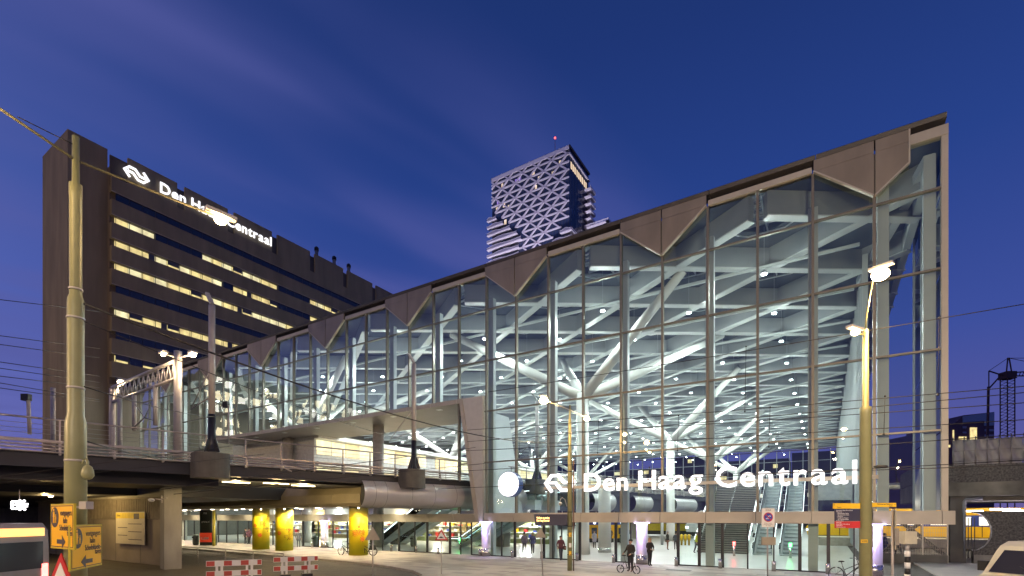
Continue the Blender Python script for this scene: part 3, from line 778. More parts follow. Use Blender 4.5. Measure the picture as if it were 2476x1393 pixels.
# concrete bus-deck beam left of the cladding, with the lit soffit behind
deck = thing('bus_deck', 'raised concrete bus deck edge resting on yellow columns in front of the station', 'elevated deck', (-45, 27, 0))
M_BRB = mat('yellowed_concrete', (.24, .205, .14), .7, 0, .16, .6, .15, 6)
DY0 = 25.7
xa = -29.6; a0 = 0
while xa > -74:
    L = 3.2
    P = [(DY0 + .25, 3.86), (DY0 - .05, 4.1), (DY0 - .05, 4.8), (DY0 + .45, 5.55), (DY0 + .9, 5.55), (DY0 + .9, 3.86)]
    MB().prism([(xa - L + .012, y, z) for y, z in P], (L - .024, 0, 0)).build('edge_panel', M_BRB, deck); xa -= L
for i, (u0, u1, n_) in enumerate(((445, 500, 3.0), (505, 545, 2.4), (545, 592, 3.4))):
    a = vp(9.6 + 2.2 * i, n_, 5.22); b = vp(11.2 + 2.2 * i, n_, 5.22)
    o = MB().beam(a, b, .12, .06).build('tube_lamp', glow('tube_amber', (1, .80, .40), 5)); tag(o, 'warm tube lamp fixed under the viaduct before the yellow columns, ' + ('left', 'middle', 'right')[i] + ' of three', 'lamp', 'tube lamps under the viaduct')
    point_light('lamp_light', tuple((a + b) / 2 - Vector((0, 0, .25))), (1, .72, .32), 330, o, .2)
MB().box(-76, -26.5, DY0 + .9, YF - .4, 3.86, 4.3).build('soffit', mat('white_soffit', (.58, .56, .52), .5, .1, .06, .4), deck)
# downlights in the soffit
random.seed(2)
for i in range(16):
    x = -29 - 2.9 * i
    for y in (27.9, 30.4):
        o = MB().lathe([(.16, 0), (.18, .04)], (x, y, 3.80), 10).build('downlight', glow('downlight_white', (1, .9, .7), 12), deck)
        if i % 2 == (0 if y < 29 else 1): spot_light('downlight_light', (x, y, 3.76), (x, y, 0), (1.0, .82, .52), 620, 165, o, .5, .12)
# ------------------------------------------------------------------ lit lettering on the station and on the office slab
def lettering(thing_name, label, text, p0, p1, zbase, cap, depth, normal_rot, bold, mats, logo_from=None, logo_w=None):
    """letters stand one by one between p0 and p1 (ground points), cap = capital height"""
    p0 = Vector(p0); p1 = Vector(p1); d = (p1 - p0); L = d.length; rz = math.atan2(d.y, d.x)
    t = thing(thing_name, label, 'sign', (p0.x, p0.y, zbase), rz)
    size = cap / .73; items = []; x = 0
    for ch in text:
        if ch == ' ': x += .30 * size; continue
        me = text_mesh(ch, size, depth, bold * size, mats, 'LEFT', 'letter'); a, b = bounds_x(me)
        items.append((me, x - a)); x += (b - a) + .10 * size
    k = L / (x - .10 * size)
    for me, ox in items:
        me.transform(Matrix.Diagonal((k, 1, 1, 1)))
        link('letter', me, t, (ox * k, 0, 0), local=True)
    if logo_from is not None:
        mb = logo_mb(logo_w, cap * 1.0, depth); mb.build('logo', mats, t, (logo_from, -depth / 2, 0), local=True)
    return t
M_SIGNSIDE = M_SIGN
lettering('station_sign', 'white glowing station name with arrow logo across the glass front', 'Den Haag Centraal', (-14.05, YF - .42, 0), (1.38, YF - .42, 0), 4.82, 1.27, .16, 0, 0.012, M_SIGN, -3.15, 2.55)
q0 = onX(387, 470, XO + .06); q1 = onX(656, 585, XO + .06)
lettering('rooftop_sign', 'white glowing station name and logo along the top of the brown office slab', 'Den Haag Centraal', (XO + .12, q0.y, 0), (XO + .12, q1.y, 0), 56.35, 1.75, .2, 0, 0.012, M_SIGN, -(q0.y - onX(296, 410, XO).y), onX(362, 430, XO).y - onX(296, 410, XO).y)

# clock
ck = thing('station_clock', 'big round white glowing clock with blue rim in front of the glass', 'clock', (-19.75, YF - .9, 0))
cz = 3.05 + (1250 - 1173) / F * 37.6
def disc(mb, c, r, y0, y1, mi, n=32, r2=None):
    a = [(c[0] + r * math.cos(2 * math.pi * i / n), y0, c[1] + r * math.sin(2 * math.pi * i / n)) for i in range(n)]
    b = [(c[0] + (r2 or r) * math.cos(2 * math.pi * i / n), y1, c[1] + (r2 or r) * math.sin(2 * math.pi * i / n)) for i in range(n)]
    mb.faces(a + b, [tuple(range(n)), tuple(reversed(range(n, 2 * n)))], mi)
    mb.faces(a + b, [(i, n + i, n + (i + 1) % n, (i + 1) % n) for i in range(n)], mi, True)
    return mb
disc(MB(), (-19.75, cz), .93, YF - 1.2, YF - .65, 0).build('clock_rim', mat('clock_blue', (.03, .08, .34), .3), ck)
disc(MB(), (-19.75, cz), .90, YF - 1.23, YF - 1.201, 0).build('dial', M_SIGN, ck)
hm = MB(); hm.prism([(-19.77, YF - 1.25, cz - .1), (-19.73, YF - 1.25, cz - .1), (-19.73, YF - 1.25, cz + .55), (-19.77, YF - 1.25, cz + .55)], (0, .015, 0)); hm.build('minute_hand', mat('clock_hand', (.6, .6, .62), .5, var=0), ck)
hm = MB(); hm.beam((-19.75, YF - 1.245, cz), (-19.42, YF - 1.245, cz + .15), .05, .015, 0, (0, 1, 0)); hm.build('hour_hand', mat('clock_hand', (.6, .6, .62), .5), ck)
MB().box(-19.25, -18.9, YF - .66, YF - .15, cz - .08, cz + .08).build('bracket', M_DARK, ck)

# ------------------------------------------------------------------ street lamps
def lamp_head(parent, c, d, power, bulb=.11, col=WARM, m=None):
    c = Vector(c); d = Vector(d).normalized()
    h = MB().beam(c - d * .16 + Vector((0, 0, bulb + .03)), c + d * .42 + Vector((0, 0, bulb + .03)), .16, .07).build('lamp_head', M_MAST, parent)
    MB().ball(c + d * .12, bulb, 12, 8, 0, (1.15, 1.15, .8)).build('bulb', m or M_SODIUM, h)
    point_light('lamp_light', tuple(c + d * .12 + Vector((0, 0, -bulb - .45))), col, power, h, .08)
pb = c2w(-7.52, 8.6)
big = thing('tram_pole', 'thick olive-green stepped tram pole carrying two yellow pedestrian boards', 'pole', (pb.x, pb.y, 0))
MB().lathe([(.165, 0), (.15, 4.62), (.145, 4.70), (.118, 4.80), (.118, 6.72), (.112, 6.80), (.088, 6.88), (.088, 8.55), (.092, 8.58), (.092, 8.78), (.052, 8.80), (.05, 9.6)], (pb.x, pb.y, 0), 20).build('shaft', M_POLE, big)
for z, r in ((4.0, .152), (5.25, .122), (6.45, .122), (6.95, .095), (3.2, .155), (1.9, .16)):
    MB().lathe([(r + .006, 0), (r + .006, .035)], (pb.x, pb.y, z), 20).build('pole_band', M_MAST, big)
la, lb = c2w(-7.95, 7.2), c2w(-6.12, 10.25)
arm = MB().tube([(la.x, la.y, 9.32), (pb.x, pb.y, 9.2), (lb.x, lb.y, 9.24)], .022, 8).build('lamp_arm', mat('arm_paint', (.10, .095, .05), .6), big)
MB().tube([(pb.x, pb.y, 9.45), ((pb.x * .45 + la.x * .55), (pb.y * .45 + la.y * .55), 9.33)], .008, 5).build('stay_wire', M_WIRE, big)
lamp_head(big, (lb.x, lb.y, 9.20), (lb - pb), 110, .10)
lamp_head(big, (la.x, la.y, 9.28), (la - pb), 60, .12)
# camera dome and small floodlight on the same pole
cd = thing('dome_camera', 'olive dome camera hanging from a gooseneck on the thick tram pole', 'camera', (pb.x, pb.y, 3.6))
c1 = at(206, 1112, 8.5); c2 = at(212, 1118, 8.4); c3 = at(212, 1135, 8.4)
MB().tube([at(200, 1122, 8.5), at(203, 1112, 8.5), at(208, 1109, 8.45), at(212, 1116, 8.4), at(212, 1136, 8.4)], .02, 8).build('gooseneck', M_POLE, cd)
MB().lathe([(.03, .17), (.06, .15), (.085, .07), (.09, 0), (.06, -.05), (.02, -.07)], tuple(at(212, 1150, 8.4)), 14).build('dome', M_POLE, cd)
fl = thing('small_floodlight', 'small square grey floodlight clamped to the side of the thick tram pole', 'lamp', tuple(at(208, 1222, 8.55)))
a = at(202, 1230, 8.5); MB().beam(at(200, 1222, 8.5), at(217, 1222, 8.45), .12, .13).build('housing', M_MAST, fl)
MB().box(-.0, .012, -.09, .09, -.08, .08).build('visor', M_DARK, fl, tuple(at(220, 1222, 8.45)), (0, 0, .9), True) if False else None

def board(name, label, cat, pl, pr_, z0, z1, face, edge, back=None, parent_thing=None, th=.03):
    """flat sign between two ground points; returns its Empty: x runs left to right as read, -y is the face"""
    d = Vector((pr_.x - pl.x, pr_.y - pl.y, 0)); rz = math.atan2(d.y, d.x); w = d.length; h = z1 - z0
    t = thing(name, label, cat, (pl.x, pl.y, z0), rz)
    m = MB(); m.box(0, w, 0, th, 0, h, 1); m.build('panel', [face, edge], t, local=True)
    m = MB(); b = .022; m.poly([(b, -.002, b), (w - b, -.002, b), (w - b, -.002, h - b), (b, -.002, h - b)]); m.build('face', face, t, local=True)
    return t, w, h
def letters_on(t, body, size, x, z, m, align='LEFT', name='lettering', bold=.0, sx=1.0, y=-.006, spacing=1.0, depth=.003):
    me = text_mesh(body, size, depth, bold, m, align, name, spacing); me.transform(Matrix.Diagonal((sx, 1, 1, 1)))
    return link(name, me, t, (x, y, z), local=True)
M_INK = mat('sign_ink', (.06, .045, .06), .6, 0, 0)
M_ORANGE = mat('sign_orange_yellow', (.95, .50, .012), .35, 0, .02)
def flat_person(mb, x, z, h):
    disc(mb, (x, z + h * .90), h * .09, -.006, -.003, 0, 12)
    mb.prism([(x - h * .17, -.006, z + h * .42), (x - h * .11, -.006, z + h * .78), (x + h * .11, -.006, z + h * .78), (x + h * .17, -.006, z + h * .42), (x + h * .11, -.006, z + h * .42), (x + h * .14, -.006, z), (x + h * .05, -.006, z), (x, -.006, z + h * .36), (x - h * .05, -.006, z), (x - h * .14, -.006, z), (x - h * .11, -.006, z + h * .42)], (0, .003, 0))
def ped_sign(label, pl, pr_, z0, z1, arrow):
    pl = pl * .92; pr_ = pr_ * .92; z0 = EYE + (z0 - EYE) * .92; z1 = EYE + (z1 - EYE) * .92
    t, w, h = board('pedestrian_sign', label, 'sign', pl, pr_, z0, z1, M_ORANGE, mat('sign_frame_olive', (.55, .42, .03), .4))
    t['group'] = 'yellow pedestrian boards on the thick pole'
    m = MB(); e = .03
    for a in ((e, w - e, e, e + .012), (e, w - e, h - e - .012, h - e), (e, e + .012, e, h - e), (w - e - .012, w - e, e, h - e)): m.box(a[0], a[1], -.005, -.002, a[2], a[3])
    m.build('border_line', M_INK, t, local=True)
    m = MB(); disc(m, (0, 0), .165, -.005, -.002, 0, 28); o = m.build('pictogram_disc', M_INK, t, (w * .20, 0, h * .70), local=True)
    m = MB(); flat_person(m, w * .17, h * .57, .24); flat_person(m, w * .255, h * .575, .14); m.build('pictogram', M_ORANGE, t, (0, -.004, 0), local=True)
    letters_on(t, 'voetgangers', .135, w * .93, h * .74, M_INK, 'RIGHT', sx=w * .56 / .75)
    letters_on(t, 'halte', .135, w * .66, h * .57, M_INK, 'CENTER', sx=w * .5 / .75)
    letters_on(t, 'Schedeldoeks-', .135, w * .95, h * .41, M_INK, 'RIGHT', sx=w * .58 / .85)
    letters_on(t, 'haven', .135, w * .95, h * .30, M_INK, 'RIGHT', sx=w * .5 / .75)
    s = 1 if arrow == 'right' else -1; cx = w * .48; z = h * .16
    m = MB(); P = [(-.2, -.035), (.04, -.035), (.04, -.105), (.2, 0), (.04, .105), (.04, .035), (-.2, .035)]
    P = [(cx + s * a * w / 1.1, -.006, z + b) for a, b in P]
    m.prism(P if s > 0 else P[::-1], (0, .003, 0)); m.build('arrow', M_INK, t, local=True)
    return t
ped_sign('orange-yellow pedestrian board on the thick pole with its arrow pointing right', c2w(-8.32, 9.0), c2w(-7.41, 8.44), 2.49, 3.28, 'right')
ped_sign('orange-yellow pedestrian board on the thick pole with its arrow pointing left', c2w(-7.53, 8.51), c2w(-7.97, 9.7), 2.12, 2.91, 'left')
M_TRIR = mat('triangle_red', (.52, .03, .03), .4, 0, .04); M_TRIW = mat('triangle_white', (.75, .74, .70), .45, 0, .03); M_TRIB = mat('sign_back_grey', (.33, .29, .22), .6, .2, .08)
def warn_triangle(label, base, apex_z, side, rz, front, lean=0.0, group=None):
    t = thing('warning_sign', label, 'traffic sign', (base.x, base.y, 0), rz, group)
    h = side * .866; zb = apex_z - h
    MB().tube([(lean, .03, 0), (0, .03, apex_z - .08)], .03, 8).build('post', M_MAST, t, local=True)
    m = MB(); m.prism([(-side / 2, -.02, zb), (side / 2, -.02, zb), (0, -.02, apex_z)], (0, .02, 0)); m.build('plate', M_TRIR if front else M_TRIB, t, local=True)
    if front:
        k = .66; cz_ = zb + h / 3
        f = lambda x, z: (x * k, -.026, cz_ + (z - cz_) * k)
        m = MB(); m.prism([f(-side / 2, zb), f(side / 2, zb), f(0, apex_z)], (0, .005, 0)); m.build('plate_face', M_TRIW, t, local=True)
        m = MB(); m.prism([(-.15, -.031, cz_ - .09), (.15, -.031, cz_ - .09), (.15, -.031, cz_ - .06), (.10, -.031, cz_ - .06), (.03, -.031, cz_ - .0), (-.05, -.031, cz_ - .0), (-.11, -.031, cz_ - .06), (-.15, -.031, cz_ - .06)], (0, .004, 0)); m.build('symbol', M_INK, t, local=True)
    return t
CAMZ = math.atan2(ST, CT)
def base(u, yc): return c2w((u - CU) / F * yc, yc)
warn_triangle('grey back of a triangular sign standing left of the yellow column with the bicycle', base(901, 23), 3.05 - 24 / F * 23, .70, CAMZ, False)
warn_triangle('red-edged white triangle with a hump symbol before the glass doors', base(1067, 26.6), 3.05 - 29 / F * 26.6, .70, CAMZ, True)
warn_triangle('grey back of a triangular sign on a leaning post beside the dark display', base(1307, 25.2), 3.05 - 26 / F * 25.2, .58, CAMZ, False, .12)
warn_triangle('red-edged triangle seen edge-on at the foot of the thick tram pole', base(150, 8.1), 2.46, .75, CAMZ - .30, True)

# right-hand lamp pole with the direction boards
pr2 = base(2093, 14.0)
rp = thing('lamp_pole', 'yellow-lit stepped lamp pole at the right end of the station name', 'pole', (pr2.x, pr2.y, 0))
MB().lathe([(.165, 0), (.138, 5.95), (.145, 5.97), (.145, 6.12), (.082, 6.16), (.075, 8.3)], (pr2.x, pr2.y, 0), 18).build('shaft', M_POLE, rp)
lh = at(2117, 668, 14.0); l2 = at(2074, 806, 13.7)
MB().tube([(pr2.x, pr2.y, 8.2), tuple(at(2094, 770, 14)), tuple(at(2102, 720, 14)), tuple(at(2110, 680, 14)), tuple(lh)], .022, 8).build('lamp_arm', M_POLE, rp)
MB().tube([(pr2.x, pr2.y, 8.15), tuple(l2)], .022, 8).build('lamp_arm', M_POLE, rp)
lamp_head(rp, tuple(lh), c2w(.4, -.6), 800, .19)
lamp_head(rp, tuple(l2), c2w(-.6, -.3), 160, .09)
t, w, h = board('pole_number', 'small yellow plate with a black number on the right lamp pole', 'sign', base(2081.5, 13.84), base(2098, 13.84), 3.05 - 62 / F * 14, 3.05 - 54 / F * 14, M_YELLOW, M_YELLOW, th=.004)
letters_on(t, 'N15742', .075, w / 2, .018, M_INK, 'CENTER', sx=.62, bold=.001)
t, w, h = board('direction_board', 'yellow finger board pointing left on the right lamp pole', 'sign', base(2015, 14.0), base(2080, 14.0), 3.05 + 20 / F * 14, 3.05 + 33 / F * 14, M_YELLOW, M_YELLOW)
letters_on(t, "Taxi's", .05, .1, .02, M_INK); letters_on(t, '<', .07, .01, .08, M_INK)
t, w, h = board('direction_board', 'yellow finger board pointing right on the right lamp pole', 'sign', base(2107, 14.0), base(2167, 14.0), 3.05 + 24 / F * 14, 3.05 + 34 / F * 14, M_YELLOW, M_YELLOW)
letters_on(t, 'Parkeergarage Malietoren', .052, w - .1, .065, M_INK, 'RIGHT', sx=.8); letters_on(t, "Taxi's", .045, w - .1, .015, M_INK, 'RIGHT'); letters_on(t, '>', .07, w - .06, .05, M_INK)
t, w, h = board('direction_board', 'dark navy board with white place names under the yellow finger board', 'sign', base(2019, 14.0), base(2080, 14.0), 3.05 - 10 / F * 14, 3.05 + 19 / F * 14, M_NAVY, M_NAVY)
M_TXT = mat('sign_white_print', (.75, .75, .75), .5, 0, 0)
letters_on(t, 'Binnenhof, Paleis Noordeinde\nMinisteries\n  • Buitenlandse Zaken\n  • Economische Zaken\n  • Financiën\n  • Landbouw, Natuur\n    en Voedselkwaliteit\nProvinciehuis', .042, .03, h - .05, M_TXT, sx=.92)
t, w, h = board('direction_board', 'red board with white place names, lowest on the right lamp pole', 'sign', base(2019, 14.0), base(2080, 14.0), 3.05 - 27 / F * 14, 3.05 - 10.6 / F * 14, M_RED, M_RED)
letters_on(t, 'Malieveld\nKoninklijke Schouwburg\nMauritshuis\nMuseumkwartier', .042, .03, h - .05, M_TXT, sx=.92)
t, w, h = board('small_blue_plate', 'small blue plate fixed on the right side of the right lamp pole', 'sign', base(2103, 14.1), base(2110, 14.1), 3.05 - 8 / F * 14, 3.05 + 19 / F * 14, mat('plate_blue', (.12, .15, .25), .5), M_DARK)
t, w, h = board('parking_sign', 'narrow white parking sign seen obliquely beside the right lamp pole', 'sign', base(2103.5, 14.25), base(2112, 14.9), 3.05 - 76 / F * 14.4, 3.05 - 23 / F * 14.4, M_TRIW, M_MAST)
m = MB(); disc(m, (w / 2, h * .62), .15, -.006, -.002, 0, 20); m.build('red_ring', M_RED, t, local=True)
m = MB(); disc(m, (w / 2, h * .62), .115, -.009, -.005, 0, 20); m.build('blue_disc', mat('sign_blue', (.03, .06, .35), .4), t, local=True)

# bicycle-zone sign
zb = base(1857, 22)
zs = thing('zone_sign_post', 'thin post with a bicycle zone board and a small box before the sliding doors', 'traffic sign', (zb.x, zb.y, 0), CAMZ)
MB().tube([(0, .04, 0), (0, .04, 3.45)], .035, 8).build('post', M_MAST, zs, local=True)
o = MB().box(-.28, .28, -.02, .0, 2.60, 3.43).build('plate', M_TRIW, zs, local=True)
m = MB(); disc(m, (0, 3.04), .21, -.026, -.021, 0, 24); m.build('red_ring', M_RED, o, local=True)
m = MB(); disc(m, (0, 3.04), .17, -.031, -.027, 0, 24); m.build('blue_disc', mat('sign_blue', (.03, .06, .35), .4), o, local=True)
m = MB(); m.beam((-.13, -.034, 3.17), (.13, -.034, 2.91), .035, .004, 0, (0, 1, 0)); m.build('red_bar', M_RED, o, local=True)
m = MB()
for bx, bz in ((-.055, 2.97), (.055, 3.08)):
    for d in (-.035, .035): disc(m, (bx + d, bz), .024, -.036, -.033, 0, 10)
    m.beam((bx - .03, -.035, bz), (bx + .02, -.035, bz + .05), .012, .003, 0, (0, 1, 0)); m.beam((bx + .03, -.035, bz), (bx - .01, -.035, bz + .04), .012, .003, 0, (0, 1, 0))
m.build('bicycle_symbol', M_TXT, o, local=True)
letters_on(o, 'ZONE', .09, 0, 3.32, M_INK, 'CENTER', y=-.024); letters_on(o, 'fietsen worden\nverwijderd buiten\nde rekken', .055, 0, 2.76, M_INK, 'CENTER', y=-.024)
MB().box(-.30, .30, -.08, .0, 1.82, 2.16).build('box', M_TRIB, zs, local=True)

# ------------------------------------------------------------------ middle pole with display
mp_ = base(1378, 28.3)
mpole = thing('lamp_pole', 'slim olive pole with two arm lamps standing on the plaza before the logo', 'pole', (mp_.x, mp_.y, 0))
MB().lathe([(.145, 0), (.13, 6.5), (.10, 6.6), (.085, 8.6), (.05, 8.7), (.045, 9.4)], (mp_.x, mp_.y, 0), 14).build('shaft', M_POLE, mpole)
for z in (.9, 2.0, 2.5, 3.3, 5.6): MB().lathe([(.155, 0), (.155, .05)], (mp_.x, mp_.y, z), 14).build('pole_band', M_DARK, mpole)
for z, mt in ((1.45, M_TRIW), (2.05, M_YELLOW), (1.0, M_YELLOW)):
    q = c2w(.0, -.145); MB().box(-.07, .07, -.004, .004, -.12, .12).build('sticker', mt, mpole, (mp_.x + q.x, mp_.y + q.y, z), (0, 0, CAMZ))
A, B = c2w(1.74, 26.3), c2w(4.6, 30.9)
MB().tube([(A.x, A.y, 9.2), (mp_.x, mp_.y, 9.12), (B.x, B.y, 9.2)], .03, 8).build('lamp_arm', M_MAST, mpole)
lamp_head(mpole, (A.x, A.y, 9.15), A - Vector((mp_.x, mp_.y, 0)), 900, .2)
lamp_head(mpole, (B.x, B.y, 9.15), B - Vector((mp_.x, mp_.y, 0)), 500, .15)
q = base(1387, 28.2); MB().tube([(q.x, q.y, 0), (q.x, q.y, 6.3)], .035, 6).build('cable_pipe', mat('rust_pipe', (.16, .09, .06), .6), mpole)
gq = [at(1371, 1225, 28.2), at(1366, 1208, 28.2), at(1359, 1203, 28.2), at(1355, 1208, 28.2), at(1355, 1214, 28.2)]
dc = thing('dome_camera', 'small dome camera on a bent arm on the slim plaza pole', 'camera', tuple(gq[0]))
MB().tube(gq, .025, 7).build('gooseneck', M_MAST, dc); MB().lathe([(.02, .12), (.1, .06), (.1, 0), (.03, -.08)], tuple(at(1355, 1219, 28.2)), 12).build('dome', M_MAST, dc)
dl, dr_ = base(1291, 27.9), base(1370, 28.2)
t = thing('information_display', 'dark display box with two amber lines hung on the slim plaza pole', 'display', (dl.x, dl.y, 2.58), math.atan2(dr_.y - dl.y, dr_.x - dl.x))
w = (dr_ - dl).length
m = MB(); m.prism([(0.02, -.15, .62), (.1, -.15, 0), (w, -.15, 0), (w, -.15, .62)], (0, .3, 0)); m.build('housing', M_NAVY, t, local=True)
MB().box(0, w, -.17, .17, .62, .67).build('top_rim', M_MAST, t, local=True)
letters_on(t, 'Welkom op station\nDen Haag Centraal', .15, .12, .37, glow('amber_led', (1, .55, .12), 3.2), y=-.158, sx=.62, bold=.004)
# ------------------------------------------------------------------ barriers, guard rail, striped post
def barrier(label, p, q, zt):
    d = q - p; t = thing('road_barrier', label, 'barrier', (p.x, p.y, 0), math.atan2(d.y, d.x), 'red and white road barriers'); L = d.length
    for z in (zt, zt - .47):
        b = MB(); b.box(0, L, -.02, .02, z - .26, z); b = b.build('board', M_TRIW, t, local=True)
        n = 6
        for i in range(0, n + 1, 2):
            a0, a1 = max(0, (i - .0) * L / (n + .6)) + .02, min(L - .02, (i + 1) * L / (n + .6))
            MB().box(a0, a1, -.024, -.0205, z - .24, z - .02).build('red_band', mat('barrier_red', (.45, .06, .04), .5, 0, .1), b, local=True)
    for x in (.42, .62, L - .62, L - .42): MB().box(x - .05, x + .05, .022, .06, zt - .9, zt - .1).build('leg', M_TRIW, t, local=True)
    MB().box(.3, .8, -.3, .35, -.12, zt - .9).box(L - .8, L - .3, -.3, .35, -.12, zt - .9).build('foot', M_BLACK, t, local=True) if zt > .95 else None
    return t
barrier('red and white barrier left of the two, before the guard rail', base(498, 22.6), base(633, 23.6), 1.05)
barrier('red and white barrier right of the two, at the rail end', base(661, 25.6), base(769, 26.6), .98)
gr = thing('guard_rail', 'long grey tube guard rail along the road before the yellow columns', 'railing', tuple(base(560, 30)))
P = [gp(432, 1322, .95), gp(478, 1323.5, .95), gp(545, 1328, .95), gp(612, 1333.5, .95), gp(686, 1339, .95)]
MB().tube(P, .03, 8).build('handrail', M_RAIL, gr)
MB().tube([p - Vector((0, 0, .5)) for p in P], .02, 6).build('middle_rail', M_RAIL, gr)
for p in P: MB().tube([(p.x, p.y, -.12), tuple(p)], .035, 8).build('post', M_RAIL, gr)
sp = base(2194, 17.0)
st = thing('striped_post', 'black and white striped post with a pale square box on top', 'post', (sp.x, sp.y, 0), CAMZ)
zz = -.1; k = 0
while zz < 1.85:
    MB().lathe([(.085, 0), (.085, .195)], (0, 0, zz), 14).build('band', (M_BLACK, M_WHITE)[k % 2], st, local=True); zz += .20; k += 1
MB().lathe([(.06, 0), (.06, .18)], (0, 0, zz), 12).build('neck', M_MAST, st, local=True)
MB().box(-.2, .2, -.16, .16, 2.14, 2.56).build('box', mat('beige_box', (.52, .49, .38), .5), st, local=True)
sb = base(2158, 16.2)
st = thing('sign_post', 'grey post with turned-away sign plates left of the striped post', 'traffic sign', (sb.x, sb.y, 0), CAMZ + 1.05)
MB().tube([(0, 0, 0), (0, 0, 3.3)], .04, 8).build('post', M_MAST, st, local=True)
MB().box(-.35, .35, -.06, -.035, 2.72, 3.28).build('plate', M_TRIB, st, local=True); MB().box(-.24, .24, -.14, -.04, 2.15, 2.68).build('box', mat('dark_box', (.2, .18, .16), .6), st, local=True)
MB().box(-.18, .18, -.07, -.04, 2.0, 2.13).build('lower_plate', M_TRIB, st, local=True)

# ------------------------------------------------------------------ yellow columns with painted flowers
def column_paint():
    m = mat('yellow_column_paint', (.80, .55, .01), .5, 0, .05, 2.0); nt = m.node_tree; nd = nt.nodes; lk = nt.links
    b = nd['Principled BSDF']; tc = nd.new('ShaderNodeTexCoord'); sp = nd.new('ShaderNodeSeparateXYZ'); lk.new(tc.outputs['Object'], sp.inputs[0])
    nz = nd.new('ShaderNodeTexNoise'); nz.inputs['Scale'].default_value = 1.6; nz.inputs['Detail'].default_value = 3; lk.new(tc.outputs['Object'], nz.inputs['Vector'])
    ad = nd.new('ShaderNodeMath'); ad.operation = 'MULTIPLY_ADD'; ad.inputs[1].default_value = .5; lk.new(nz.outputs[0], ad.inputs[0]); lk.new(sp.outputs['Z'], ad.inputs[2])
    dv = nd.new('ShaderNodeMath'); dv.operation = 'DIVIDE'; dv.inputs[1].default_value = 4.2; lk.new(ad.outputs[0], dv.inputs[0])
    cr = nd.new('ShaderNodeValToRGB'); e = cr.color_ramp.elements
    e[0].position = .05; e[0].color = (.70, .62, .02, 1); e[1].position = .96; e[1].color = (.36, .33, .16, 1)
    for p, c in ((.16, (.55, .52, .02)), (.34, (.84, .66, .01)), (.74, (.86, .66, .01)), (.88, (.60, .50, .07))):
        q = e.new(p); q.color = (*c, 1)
    lk.new(dv.outputs[0], cr.inputs[0]); lk.new(cr.outputs[0], b.inputs['Base Color'])
    return m
M_YCOL = column_paint()
M_FLOW = mat('flower_red', (.70, .10, .02), .5, 0, .08); M_CURL = mat('curl_brown', (.33, .06, .015), .5, 0, .05)
def yellow_column(x, y, label, motifs, curls):
    t = thing('yellow_column', label, 'column', (x, y, 0)); R = .74
    MB().lathe([(R, 0), (R, 3.86)], (0, 0, 0), 36).build('shaft', M_YCOL, t, local=True)
    for z in (.02, 1.95, 3.1): MB().lathe([(R + .006, 0), (R + .006, .03)], (0, 0, z), 36).build('joint_band', mat('joint_olive', (.30, .27, .06), .6), t, local=True)
    a0 = math.atan2(-y, -x)                             # side that looks at the street
    def wrap(du, z, off=.006):
        a = a0 + du / R; return Vector(((R + off) * math.cos(a), (R + off) * math.sin(a), z))
    for du, z, s, op in motifs:
        mb = MB()
        for k in range(6 if not op else 8):
            an = 2 * math.pi * k / (6 if not op else 8)
            pts = []
            for i in range(12):
                th = 2 * math.pi * i / 12; px = s * .6 + s * .42 * math.cos(th); pz = s * (.24 if not op else .16) * math.sin(th)
                pts.append((du + px * math.cos(an) - pz * math.sin(an), z + px * math.sin(an) + pz * math.cos(an)))
            if op: mb.tube([wrap(*p) for p in pts + pts[:1]], .014, 5)
            else: mb.faces([wrap(*p) for p in pts], [tuple(range(12))])
        mb.build('flower', M_FLOW, t, local=True)
    for du, z, s, turn in curls:
        pts = []
        for i in range(22):
            f = i / 21; th = turn * f * 4.6 + .6; rr = s * (1 - .85 * f)
            pts.append(wrap(du + rr * math.cos(th), z + rr * math.sin(th)))
        pts = [wrap(du + s * 1.1 - .1, z - s * 1.6), wrap(du + s * 1.15, z - s * .5)] + pts if turn > 0 else [wrap(du + s * 1.1 + .1, z + s * 1.6)] + pts
        MB().tube(pts, .016, 5).build('curl', M_CURL, t, local=True)
    return t
yellow_column(-31.7, 27.3, 'yellow column with red flowers nearest the doors, bicycles leaning beside it', [(-.28, 1.75, .26, True), (.22, 1.85, .30, True), (.30, 1.3, .2, True), (.05, 2.3, .12, False)], [(-.05, 2.95, .22, 1), (.3, 2.45, .18, -1), (-.1, 2.05, .2, 1)])
yellow_column(-41.7, 27.4, 'yellow column with brown curls and a red vine, middle of the three', [(.45, 1.9, .16, False), (-.45, 1.6, .2, False)], [(-.2, 2.65, .24, 1), (.2, 2.75, .18, -1), (.25, 1.9, .16, 1), (.1, 1.25, .2, 1), (.45, 1.15, .2, -1)])
yellow_column(-45.2, 27.3, 'yellow column with an open daisy and a small red flower, leftmost of the three', [(.1, 2.45, .30, True), (-.1, 1.35, .2, False), (-.55, 2.25, .18, False)], [(.5, 1.9, .16, 1), (.45, 2.95, .16, -1)])
for x, y in ((-31.7, 27.3), (-41.7, 27.4), (-45.2, 27.3)):
    d = Vector((-x, -y, 0)).normalized()
    l = thing('uplight_spot', 'small round warm spotlight over the yellow column ' + {-31.7: 'nearest the doors', -41.7: 'in the middle', -45.2: 'at the left end'}[x], 'lamp', (x + d.x * 1.6, y + d.y * 1.6, 3.78))
    MB().lathe([(.1, .0), (.12, .08)], (0, 0, 0), 10).build('housing', M_MAST, l, local=True); MB().ball((0, 0, -.02), .07, 8, 5).build('bulb', glow('spot_warm', (1, .86, .55), 14), l, local=True)
    spot_light('lamp_light', (x + d.x * 1.6, y + d.y * 1.6, 3.66), (x + d.x * .8, y + d.y * .8, 1.4), (1, .82, .48), 330, 120, l, .9, .08)
